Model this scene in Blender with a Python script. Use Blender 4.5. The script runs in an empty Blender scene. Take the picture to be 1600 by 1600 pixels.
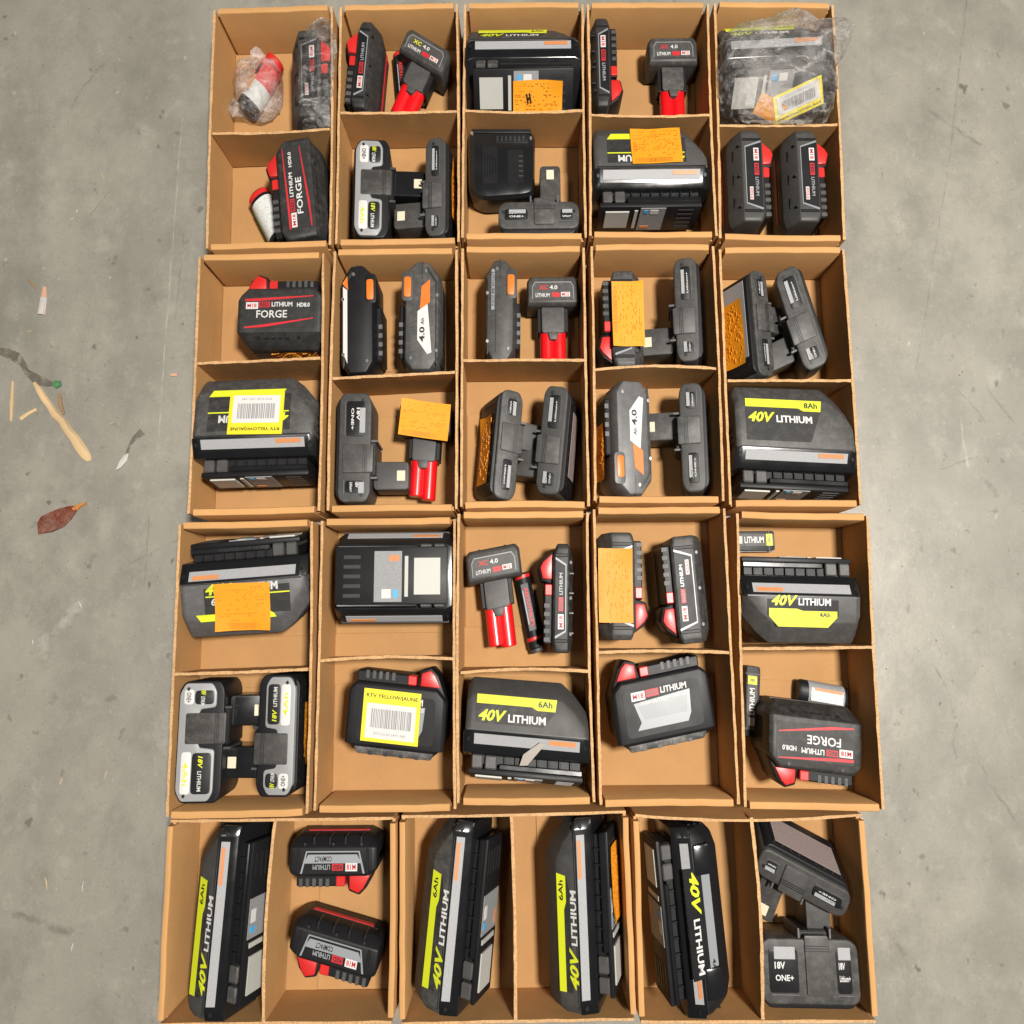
import bpy, bmesh, math, random
from mathutils import Matrix, Vector, noise
R = math.radians
PI = math.pi
sc = bpy.context.scene
COL = sc.collection

# ------------------------------------------------------------------ camera
TILT, PAN, ROLL, CAM_Z, FOCAL = 0.148747, -0.004737, 0.008784, 1.07536, 1165.33 / 1600 * 36
cam_d = bpy.data.cameras.new('camera'); cam = bpy.data.objects.new('camera', cam_d); COL.objects.link(cam)
cam_d.sensor_width = 36; cam_d.lens = FOCAL; cam_d.clip_start = .02; cam_d.clip_end = 100
_r, _u, _f = Vector((1, 0, 0)), Vector((0, math.cos(TILT), math.sin(TILT))), Vector((0, math.sin(TILT), -math.cos(TILT)))
_r1 = math.cos(PAN) * _r - math.sin(PAN) * _f; _f1 = math.sin(PAN) * _r + math.cos(PAN) * _f
_r2 = math.cos(ROLL) * _r1 - math.sin(ROLL) * _u; _u2 = math.sin(ROLL) * _r1 + math.cos(ROLL) * _u
cam.matrix_world = Matrix(((_r2.x, _u2.x, -_f1.x, 0), (_r2.y, _u2.y, -_f1.y, 0), (_r2.z, _u2.z, -_f1.z, CAM_Z), (0, 0, 0, 1)))
sc.camera = cam

# ------------------------------------------------------------------ world + lamps (warehouse ceiling light)
w = bpy.data.worlds.new('World'); sc.world = w; w.use_nodes = True
bg = w.node_tree.nodes['Background']; bg.inputs[0].default_value = (1.0, .90, .78, 1); bg.inputs[1].default_value = .022
def lamp(name, loc, target, sx, sy, power, col):
    d = bpy.data.lights.new(name, 'AREA'); d.shape = 'RECTANGLE'; d.size = sx; d.size_y = sy; d.energy = power; d.color = col
    o = bpy.data.objects.new(name, d); COL.objects.link(o); o.location = loc
    o.rotation_euler = (Vector(target) - Vector(loc)).to_track_quat('-Z', 'Y').to_euler()
lamp('ceiling_lamp', (.92, .20, 3.3), (.0, .1, 0), .38, .38, 250, (1, .95, .88))
lamp('ceiling_lamp', (-.85, .12, 2.5), (-.3, .1, 0), .42, .42, 7, (1, .95, .88))
lamp('aisle_lamp', (3.0, .95, 3.1), (.6, .3, 0), .5, .5, 12, (1, .96, .90))
sc.view_settings.view_transform = 'Standard'; sc.view_settings.look = 'None'; sc.view_settings.exposure = 0; sc.view_settings.gamma = 1
sc.render.resolution_x = sc.render.resolution_y = 1024

# ------------------------------------------------------------------ materials
class NT:
    def __init__(s, name):
        m = bpy.data.materials.new(name); m.use_nodes = True; s.m = m; s.t = m.node_tree; s.b = s.t.nodes['Principled BSDF']
    def n(s, typ, **kw):
        n = s.t.nodes.new(typ)
        for k, v in kw.items():
            if k.startswith('i_'): n.inputs[int(k[2:]) if k[2:].isdigit() else k[2:].replace('_', ' ')].default_value = v
            else: setattr(n, k, v)
        return n
    def l(s, a, b): s.t.links.new(a, b)
    def math(s, op, a, b=None, c=None, clamp=False):
        n = s.t.nodes.new('ShaderNodeMath'); n.operation = op; n.use_clamp = clamp
        for i, v in enumerate((a, b, c)):
            if v is None: continue
            if isinstance(v, (int, float)): n.inputs[i].default_value = v
            else: s.l(v, n.inputs[i])
        return n.outputs[0]
    def coord(s, which='Object', scale=(1, 1, 1)):
        c = s.n('ShaderNodeTexCoord'); mp = s.n('ShaderNodeMapping'); mp.inputs['Scale'].default_value = scale
        s.l(c.outputs[which], mp.inputs[0]); return mp.outputs[0]
    def noise(s, co, scale, detail=4, rough=.55):
        n = s.n('ShaderNodeTexNoise'); n.inputs['Scale'].default_value = scale; n.inputs['Detail'].default_value = detail
        n.inputs['Roughness'].default_value = rough; s.l(co, n.inputs['Vector']); return n.outputs['Fac']
    def ramp(s, f, stops):
        r = s.n('ShaderNodeValToRGB'); e = r.color_ramp.elements
        while len(e) < len(stops): e.new(.5)
        for i, (p, c) in enumerate(stops): e[i].position = p; e[i].color = (*c, 1) if len(c) == 3 else c
        s.l(f, r.inputs[0]); return r.outputs[0]
    def mix(s, f, a, b, mode='MIX'):
        n = s.n('ShaderNodeMix', data_type='RGBA', blend_type=mode)
        for i, v in ((0, f), (6, a), (7, b)):
            if isinstance(v, (int, float)): n.inputs[i].default_value = v
            elif isinstance(v, tuple): n.inputs[i].default_value = (*v, 1) if len(v) == 3 else v
            else: s.l(v, n.inputs[i])
        return n.outputs[2]
    def bump(s, h, strength, dist=.001, prev=None):
        b = s.n('ShaderNodeBump'); b.inputs['Strength'].default_value = strength; b.inputs['Distance'].default_value = dist
        s.l(h, b.inputs['Height'])
        if prev is not None: s.l(prev, b.inputs['Normal'])
        s.l(b.outputs[0], s.b.inputs['Normal']); return b.outputs[0]

def plastic(name, col, rough=.45, var=.18, grain=.25, spec=.5, scuff=0.0):
    N = NT(name); co = N.coord()
    big = N.noise(co, 28, 4); fine = N.noise(co, 1400, 2)
    c = N.mix(N.math('MULTIPLY', big, 1.0), tuple(v * (1 - var) for v in col), tuple(min(1, v * (1 + var)) for v in col))
    oi = N.n('ShaderNodeObjectInfo').outputs['Random']
    c = N.mix(N.math('MULTIPLY', oi, .30), c, tuple(v * .55 for v in col))
    if scuff:
        st = N.coord('Object', (60, 420, 200)); sn = N.noise(st, 1.0, 5, .7)
        mask = N.ramp(sn, [(.60, (0, 0, 0)), (.74, (1, 1, 1))])
        dust = N.ramp(N.noise(co, 90, 5, .7), [(.45, (0, 0, 0)), (.8, (1, 1, 1))])
        c = N.mix(N.math('MULTIPLY', N.math('MULTIPLY', N.math('MAXIMUM', mask, dust), scuff), N.math('MULTIPLY_ADD', oi, 1.5, .35)), c, (.33, .31, .28))
    N.l(c, N.b.inputs['Base Color'])
    N.l(N.math('MULTIPLY_ADD', big, .25, rough - .12, True), N.b.inputs['Roughness'])
    N.b.inputs['Specular IOR Level'].default_value = spec
    if grain: N.bump(fine, grain, .0003)
    return N.m
def flat(name, col, rough=.5, var=.05, spec=.4):
    return plastic(name, col, rough, var, 0, spec)
def print_mat(name, paper, ink, sx, lo, hi, rough=.62):
    """flat fine print too small to read"""
    N = NT(name); co = N.coord('Object', (sx, sx, sx)); n = N.noise(co, 1, 3, .7)
    c = N.mix(N.ramp(n, [(lo, (0, 0, 0)), (hi, (1, 1, 1))]), paper, ink)
    N.l(c, N.b.inputs['Base Color']); N.b.inputs['Roughness'].default_value = rough; return N.m

def cardboard(name, col, edge=False):
    N = NT(name); g = N.n('ShaderNodeNewGeometry'); pos = g.outputs['Position']; co = N.coord('Object')
    big = N.noise(pos, 9, 4); mid = N.noise(pos, 60, 5, .65); fib = N.noise(N.coord('Object', (900, 900, 160)), 1, 3, .6)
    c = N.mix(N.ramp(big, [(.3, (0, 0, 0)), (.7, (1, 1, 1))]), tuple(v * .86 for v in col), tuple(v * 1.10 for v in col))
    c = N.mix(N.math('MULTIPLY', mid, .55), c, tuple(v * .80 for v in col))
    c = N.mix(N.math('MULTIPLY', fib, .22), c, tuple(v * .62 for v in col))
    spk = N.ramp(N.noise(pos, 420, 2, .5), [(.66, (0, 0, 0)), (.74, (1, 1, 1))])
    c = N.mix(N.math('MULTIPLY', spk, .35), c, tuple(v * .5 for v in col))
    oi = N.n('ShaderNodeObjectInfo').outputs['Random']
    c = N.mix(N.math('MULTIPLY', oi, .26), c, tuple(v * .74 for v in col))
    sc_ = N.ramp(N.noise(N.coord('Object', (26, 26, 90)), 1, 6, .75), [(.60, (0, 0, 0)), (.78, (1, 1, 1))])
    c = N.mix(N.math('MULTIPLY', sc_, .30), c, tuple(min(1, v * 1.28) for v in col))
    st_ = N.ramp(N.noise(pos, 17, 6, .7), [(.64, (0, 0, 0)), (.84, (1, 1, 1))])
    c = N.mix(N.math('MULTIPLY', st_, .22), c, tuple(v * .60 for v in col))
    if edge:
        fl = N.ramp(N.noise(pos, 330, 2, .8), [(.44, (0, 0, 0)), (.6, (1, 1, 1))])
        c = N.mix(N.math('MULTIPLY', fl, .55), c, tuple(v * .42 for v in col))
    N.l(c, N.b.inputs['Base Color'])
    N.b.inputs['Roughness'].default_value = .78; N.b.inputs['Specular IOR Level'].default_value = .22
    wv = N.n('ShaderNodeTexWave', bands_direction='X'); wv.inputs['Scale'].default_value = 62; wv.inputs['Distortion'].default_value = .6
    N.l(co, wv.inputs['Vector'])
    b1 = N.bump(wv.outputs['Fac'], .05 if not edge else .0, .0006)
    b2 = N.bump(mid, .16 if not edge else .8, .0012, b1); N.bump(N.noise(pos, 16, 3, .5), .10, .006, b2)
    return N.m

def concrete():
    N = NT('concrete'); g = N.n('ShaderNodeNewGeometry'); pos = g.outputs['Position']
    mp = N.n('ShaderNodeMapping'); mp.inputs['Scale'].default_value = (1, .76, 1); N.l(pos, mp.inputs[0]); co = mp.outputs[0]
    a = N.noise(co, 3.2, 5, .6); b = N.noise(co, 16, 6, .62); d = N.noise(co, 110, 5, .7)
    c = N.ramp(a, [(.30, (.205, .198, .172)), (.52, (.285, .270, .232)), (.74, (.335, .315, .270))])
    c = N.mix(N.ramp(b, [(.40, (0, 0, 0)), (.72, (.42, .42, .42))]), c, (.36, .338, .292))
    c = N.mix(N.ramp(N.noise(co, 11, 7, .7), [(.48, (0, 0, 0)), (.66, (.62, .62, .62))]), c, (.185, .175, .152))
    c = N.mix(N.math('MULTIPLY', d, .30), c, (.20, .195, .175))
    cl = N.ramp(N.noise(co, 7.5, 8, .72), [(.44, (0, 0, 0)), (.60, (1, 1, 1))]); zn = N.ramp(N.noise(co, 1.7, 2), [(.38, (.15, .15, .15)), (.62, (1, 1, 1))])
    c = N.mix(N.math('MULTIPLY', N.math('MULTIPLY', cl, zn), .42), c, (.17, .163, .14))
    c = N.mix(N.math('MULTIPLY', N.ramp(N.noise(co, 23, 5, .7), [(.56, (0, 0, 0)), (.70, (1, 1, 1))]), .30), c, (.42, .40, .355))
    # dirt spots
    sp = N.ramp(N.noise(co, 48, 3, .5), [(.655, (0, 0, 0)), (.715, (1, 1, 1))])
    zone = N.ramp(N.noise(co, 5, 3), [(.42, (0, 0, 0)), (.6, (1, 1, 1))])
    c = N.mix(N.math('MULTIPLY', N.math('MULTIPLY', sp, zone), .72), c, (.085, .078, .066))
    pale = N.ramp(N.noise(co, 85, 3, .5), [(.715, (0, 0, 0)), (.76, (1, 1, 1))])
    c = N.mix(N.math('MULTIPLY', pale, .4), c, (.52, .51, .47))
    # trowel marks, scratches and hairline cracks (shape of their own)
    sep = N.n('ShaderNodeSeparateXYZ'); N.l(pos, sep.inputs[0]); X, Y = sep.outputs[0], sep.outputs[1]
    wob = N.math('MULTIPLY', N.math('SUBTRACT', N.noise(pos, 14, 4, .6), .5), 1.0)
    brk = N.ramp(N.noise(pos, 38, 4, .7), [(.40, (.05, .05, .05)), (.60, (1, 1, 1))])
    def seg(x0, y0, x1, y1, wd, amp):
        L = math.hypot(x1 - x0, y1 - y0); dx, dy = (x1 - x0) / L, (y1 - y0) / L
        px = N.math('SUBTRACT', X, x0); py = N.math('SUBTRACT', Y, y0)
        t = N.math('ADD', N.math('MULTIPLY', px, dx), N.math('MULTIPLY', py, dy))
        e = N.math('ADD', N.math('SUBTRACT', N.math('MULTIPLY', px, -dy), N.math('MULTIPLY', py, -dx)), N.math('MULTIPLY', wob, amp))
        m = N.math('SUBTRACT', 1, N.math('DIVIDE', N.math('ABSOLUTE', e), wd), None, True)
        inside = N.math('MULTIPLY', N.math('GREATER_THAN', t, 0), N.math('LESS_THAN', t, L))
        return N.math('MULTIPLY', m, inside)
    dark = None
    for s in [(.737, .9925, .685, .72, .0022, .006), (.685, .72, .601, .37, .0018, .008), (-.444, .148, -.56, .09, .0012, .006), (-.535, .16, -.536, .05, .0012, .004),
              (-.62, .69, -.66, .63, .0011, .004), (.66, .80, .735, .735, .0045, .03), (.70, .345, .765, .245, .0022, .01), (.645, .36, .70, .29, .0016, .03),
              (.588, -.06, .611, -.107, .0025, .02), (.611, -.107, .60, -.20, .002, .04), (.64, -.20, .69, -.28, .003, .04), (.50, -.42, .515, -.445, .0045, .01),
              (.583, .13, .586, .098, .005, .012), (.680, .205, .700, .175, .006, .03), (-.51, .60, -.515, .46, .0013, .003), (-.85, -.36, -.60, -.40, .006, .05),
              (-.66, .9, -.70, .82, .003, .05), (.62, .22, .68, .235, .002, .02)]:
        m = seg(*s); dark = m if dark is None else N.math('MAXIMUM', dark, m)
    c = N.mix(N.math('MULTIPLY', N.math('MULTIPLY', dark, brk), .62), c, (.12, .11, .095))
    light = seg(-.524, .80, -.53, .26, .0016, .008)
    for s in [(.66, .30, .663, .22, .003, .01), (-.617, .045, -.68, -.04, .009, .05)]:
        light = N.math('MAXIMUM', light, seg(*s))
    c = N.mix(N.math('MULTIPLY', N.math('MULTIPLY', light, brk), .42), c, (.56, .54, .50))
    pore = N.ramp(N.noise(co, 340, 2, .5), [(.60, (0, 0, 0)), (.72, (1, 1, 1))])
    c = N.mix(N.math('MULTIPLY', pore, .34), c, (.13, .125, .11))
    agg = N.ramp(N.noise(co, 230, 2, .5), [(.64, (0, 0, 0)), (.74, (1, 1, 1))])
    c = N.mix(N.math('MULTIPLY', agg, .22), c, (.50, .48, .43))
    c = N.mix(1.0, c, (.80, .80, .785), 'MULTIPLY')
    N.l(c, N.b.inputs['Base Color'])
    N.l(N.math('MULTIPLY_ADD', N.noise(co, 7, 5), .22, .27), N.b.inputs['Roughness'])
    N.b.inputs['Specular IOR Level'].default_value = .42
    b1 = N.bump(d, .18, .0012); N.bump(b, .12, .004, b1)
    return N.m

M = {}
M['concrete'] = concrete()
M['card'] = cardboard('cardboard', (.485, .262, .100)); M['card_floor_shaded'] = cardboard('cardboard_shaded_floor', (.365, .197, .077)); M['card_edge'] = cardboard('cardboard_raw_edge', (.54, .325, .155), True)  # box floors: same card stock, darkened in colour for the shade inside
M['black'] = plastic('black_plastic', (.0095, .0095, .0105), .45, .25, .3, .20)
M['gloss'] = plastic('glossy_black_plastic', (.0085, .009, .010), .20, .2, .05, .6)
M['char'] = plastic('charcoal_plastic', (.040, .0385, .037), .50, .15, .35, .30, .10)
M['dim'] = plastic('dim_charcoal_plastic', (.021, .0205, .020), .50, .15, .35, .28, .08)
M['grey'] = plastic('dark_grey_plastic', (.050, .048, .047), .48, .15, .3, .32, .12)
M['mid'] = plastic('mid_grey_plastic', (.082, .081, .083), .47, .12, .3, .5, .10)
M['light'] = plastic('light_grey_plastic', (.24, .242, .246), .45, .08, .2, .5, .10)
M['worn'] = plastic('worn_rubber', (.035, .034, .034), .6, .2, .5, .4, .55)
M['red'] = plastic('red_plastic', (.47, .017, .015), .38, .10, .15)
M['brightred'] = plastic('bright_red_film', (.60, .006, .009), .28, .06, 0, .6)
M['lime'] = flat('lime_ink', (.50, .545, .015)); M['white'] = flat('white_ink', (.50, .50, .49)); M['redink'] = flat('red_ink', (.45, .015, .022))
M['silver'] = flat('silver_label', (.22, .232, .245), .35); M['dark'] = flat('dark_ink', (.015, .015, .016), .4)
M['orange'] = plastic('orange_paper', (.62, .245, .008), .55, .06, 0, .3); M['orangeink'] = flat('orange_label_ink', (.545, .20, .007), .6)
M['orangebtn'] = plastic('orange_plastic', (.62, .145, .015), .4, .06, .1)
M['yellow'] = plastic('yellow_paper', (.66, .55, .022), .5, .05, 0, .3); M['paper'] = plastic('white_paper', (.52, .51, .495), .55, .03, 0, .3)
M['barink'] = flat('barcode_ink', (.20, .20, .21), .5)
M['cream'] = flat('cream_contact', (.55, .50, .37), .4); M['padgrey'] = plastic('pale_grey_pad', (.38, .38, .35), .5, .05, .2)
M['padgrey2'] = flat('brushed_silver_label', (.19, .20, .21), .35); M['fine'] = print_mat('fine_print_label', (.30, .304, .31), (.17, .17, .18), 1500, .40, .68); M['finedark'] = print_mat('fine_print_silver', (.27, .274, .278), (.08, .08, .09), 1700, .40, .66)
M['finewhite'] = print_mat('white_cell_label', (.48, .495, .48), (.05, .06, .06), 800, .56, .66); M['finepink'] = print_mat('printed_base_label', (.26, .205, .19), (.11, .09, .09), 1600, .38, .66)
M['fineorange'] = flat('warning_orange', (.48, .19, .07)); M['blueink'] = flat('blue_ink', (.05, .30, .55))
M['steel'] = plastic('screw_steel', (.55, .55, .55), .3, .1, 0); M['steel'].node_tree.nodes['Principled BSDF'].inputs['Metallic'].default_value = .9
M['wood'] = plastic('splintered_pine', (.52, .37, .20), .75, .35, .8, .2, .15); M['wooddark'] = plastic('weathered_wood', (.22, .14, .075), .8, .3, .4, .2)
M['pink'] = plastic('pinkish_wood_chip', (.48, .28, .19), .7, .2, .3, .2); M['leaf'] = plastic('dry_red_leaf', (.13, .031, .013), .6, .75, .8, .3, .25)
M['leafstalk'] = plastic('leaf_stalk', (.40, .16, .04), .6, .3, .3, .3); M['film'] = plastic('dirty_grey_film', (.22, .20, .18), .35, .4, .3)
M['green'] = flat('green_scrap', (.05, .16, .06), .5, .3); M['fluff'] = plastic('pale_fluff', (.42, .405, .38), .8, .3, .3); M['tape'] = plastic('grey_tape', (.34, .31, .28), .45, .15, .2)

def bag_material():
    N = NT('clear_plastic_bag'); co = N.coord()
    n = N.noise(co, 34, 6, .72)
    out = N.t.nodes['Material Output']; N.t.nodes.remove(N.b)
    bmp = N.n('ShaderNodeBump'); bmp.inputs['Strength'].default_value = 1.0; bmp.inputs['Distance'].default_value = .010; N.l(n, bmp.inputs['Height'])
    gl = N.n('ShaderNodeBsdfGlossy'); gl.inputs['Roughness'].default_value = .24; gl.inputs['Color'].default_value = (1, 1, 1, 1); N.l(bmp.outputs[0], gl.inputs['Normal'])
    tr = N.n('ShaderNodeBsdfTransparent'); tr.inputs['Color'].default_value = (.99, .99, .99, 1)
    df = N.n('ShaderNodeBsdfTranslucent'); df.inputs['Color'].default_value = (.85, .82, .80, 1)
    d2 = N.n('ShaderNodeBsdfDiffuse'); d2.inputs['Color'].default_value = (.88, .86, .84, 1)
    m0 = N.n('ShaderNodeMixShader'); m0.inputs[0].default_value = .5; N.l(df.outputs[0], m0.inputs[1]); N.l(d2.outputs[0], m0.inputs[2])
    vo = N.n('ShaderNodeTexVoronoi', feature='DISTANCE_TO_EDGE'); vo.inputs['Scale'].default_value = 1.0
    wob = N.n('ShaderNodeMix', data_type='VECTOR'); wob.inputs[0].default_value = .35; N.l(N.coord('Object', (20, 64, 44)), wob.inputs[4]); nz = N.n('ShaderNodeTexNoise'); nz.inputs['Scale'].default_value = 30; N.l(co, nz.inputs['Vector']); N.l(nz.outputs['Color'], wob.inputs[5]); N.l(wob.outputs[1], vo.inputs['Vector'])
    crease_glint = N.math('MULTIPLY', N.ramp(vo.outputs['Distance'], [(.0, (1, 1, 1)), (.085, (0, 0, 0))]), N.ramp(N.noise(co, 46, 4, .7), [(.46, (0, 0, 0)), (.62, (1, 1, 1))]))  # white lines along the creases, painted highlights of the film
    painted_sheen = N.ramp(N.noise(co, 17, 3, .6), [(.42, (.03, .03, .03)), (.70, (.36, .36, .36))])  # patchy pale haze, sheen painted into the film
    m1 = N.n('ShaderNodeMixShader'); N.l(N.math('MULTIPLY_ADD', crease_glint, .34, painted_sheen, True), m1.inputs[0]); N.l(tr.outputs[0], m1.inputs[1]); N.l(m0.outputs[0], m1.inputs[2])
    fr = N.n('ShaderNodeFresnel'); fr.inputs['IOR'].default_value = 1.42; N.l(bmp.outputs[0], fr.inputs['Normal'])
    m2 = N.n('ShaderNodeMixShader'); N.l(N.math('MULTIPLY_ADD', fr.outputs[0], .5, .03, True), m2.inputs[0]); N.l(m1.outputs[0], m2.inputs[1]); N.l(gl.outputs[0], m2.inputs[2])
    N.l(m2.outputs[0], out.inputs[0]); return N.m
M['bag'] = bag_material()
def film_material():
    N = NT('thin_dirty_film'); co = N.coord(); out = N.t.nodes['Material Output']
    N.b.inputs['Base Color'].default_value = (.14, .12, .10, 1); N.b.inputs['Roughness'].default_value = .35
    tr = N.n('ShaderNodeBsdfTransparent'); m = N.n('ShaderNodeMixShader')
    N.l(N.ramp(N.noise(co, 70, 5, .7), [(.40, (.05, .05, .05)), (.68, (.75, .75, .75))]), m.inputs[0]); N.l(tr.outputs[0], m.inputs[1]); N.l(N.b.outputs[0], m.inputs[2]); N.l(m.outputs[0], out.inputs[0])
    return N.m
M['film'] = film_material()

# ------------------------------------------------------------------ mesh helpers (each returns a bmesh)
def bevel_bm(bm, off, seg=2, ang=22):
    if off > 0:
        es = [e for e in bm.edges if len(e.link_faces) == 2 and e.calc_face_angle(0) > R(ang)]
        bmesh.ops.bevel(bm, geom=es, offset=off, segments=seg, profile=.5, affect='EDGES', clamp_overlap=True)
    bmesh.ops.recalc_face_normals(bm, faces=bm.faces); return bm
def loft(stations, bev=.0015, seg=2):
    bm = bmesh.new(); rings = [[bm.verts.new(p) for p in st] for st in stations]; n = len(rings[0])
    for a, b in zip(rings, rings[1:]):
        for i in range(n): bm.faces.new((a[i], a[(i + 1) % n], b[(i + 1) % n], b[i]))
    bm.faces.new(rings[0]); bm.faces.new(rings[-1])
    bmesh.ops.recalc_face_normals(bm, faces=bm.faces); return bevel_bm(bm, bev, seg)
def prism(pts, z0, z1, bev=.0012, seg=2): return loft([[(x, y, z0) for x, y in pts], [(x, y, z1) for x, y in pts]], bev, seg)
def box(x0, x1, y0, y1, z0, z1, bev=.0008, seg=1): return prism([(x0, y0), (x1, y0), (x1, y1), (x0, y1)], z0, z1, bev, seg)
def cyl(p0, p1, r, n=16, bev=.0008, r1=None):
    p0, p1 = Vector(p0), Vector(p1); q = (p1 - p0).to_track_quat('Z', 'Y'); r1 = r if r1 is None else r1
    ring = lambda p, rr: [tuple(p + q @ Vector((rr * math.cos(2 * PI * i / n), rr * math.sin(2 * PI * i / n), 0))) for i in range(n)]
    return loft([ring(p0, r), ring(p1, r1)], 0) if not bev else loft([ring(p0, r - bev), ring(p0 + (p1 - p0).normalized() * bev, r), ring(p1 - (p1 - p0).normalized() * bev, r1), ring(p1, r1 - bev)], 0)
def rpoly(pts, r, n=4):
    out = []
    for i in range(len(pts)):
        p, a, b = Vector(pts[i]), Vector(pts[i - 1]), Vector(pts[(i + 1) % len(pts)])
        rr = min(r, (a - p).length * .45, (b - p).length * .45); s = p + (a - p).normalized() * rr; e = p + (b - p).normalized() * rr
        for k in range(n + 1):
            t = k / n; out.append(tuple(s * (1 - t) ** 2 + p * 2 * t * (1 - t) + e * t * t))
    return out
def rect(x0, x1, y0, y1): return [(x0, y0), (x1, y0), (x1, y1), (x0, y1)]
def join(*bms):
    out = bmesh.new()
    for b in bms:
        me = bpy.data.meshes.new('t'); b.to_mesh(me); out.from_mesh(me); bpy.data.meshes.remove(me); b.free()
    return out
def mx_pts(pts, s): return [(x * s, y) for x, y in pts]
_fonts = {}
def text_bm(s, wd, ht, shear=0, bold=.02):
    key = (s, shear, bold)
    if key not in _fonts:
        c = bpy.data.curves.new('t', 'FONT'); c.body = s; c.size = 1; c.shear = shear; c.offset = bold; c.resolution_u = 2
        o = bpy.data.objects.new('t', c); me = bpy.data.meshes.new_from_object(o)
        _fonts[key] = ([tuple(v.co) for v in me.vertices], [tuple(p.vertices) for p in me.polygons])
        bpy.data.objects.remove(o); bpy.data.curves.remove(c); bpy.data.meshes.remove(me)
    vs, fs = _fonts[key]
    x0, x1 = min(v[0] for v in vs), max(v[0] for v in vs); y0, y1 = min(v[1] for v in vs), max(v[1] for v in vs)
    bm = bmesh.new(); vv = [bm.verts.new(((v[0] - (x0 + x1) / 2) / (x1 - x0) * wd, (v[1] - (y0 + y1) / 2) / (y1 - y0) * ht, 0)) for v in vs]
    for f in fs:
        try: bm.faces.new([vv[i] for i in f])
        except ValueError: pass
    return bm
def T(x, y, z): return Matrix.Translation((x, y, z))
def RX(a): return Matrix.Rotation(R(a), 4, 'X')
def RY(a): return Matrix.Rotation(R(a), 4, 'Y')
def RZ(a): return Matrix.Rotation(R(a), 4, 'Z')

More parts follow.
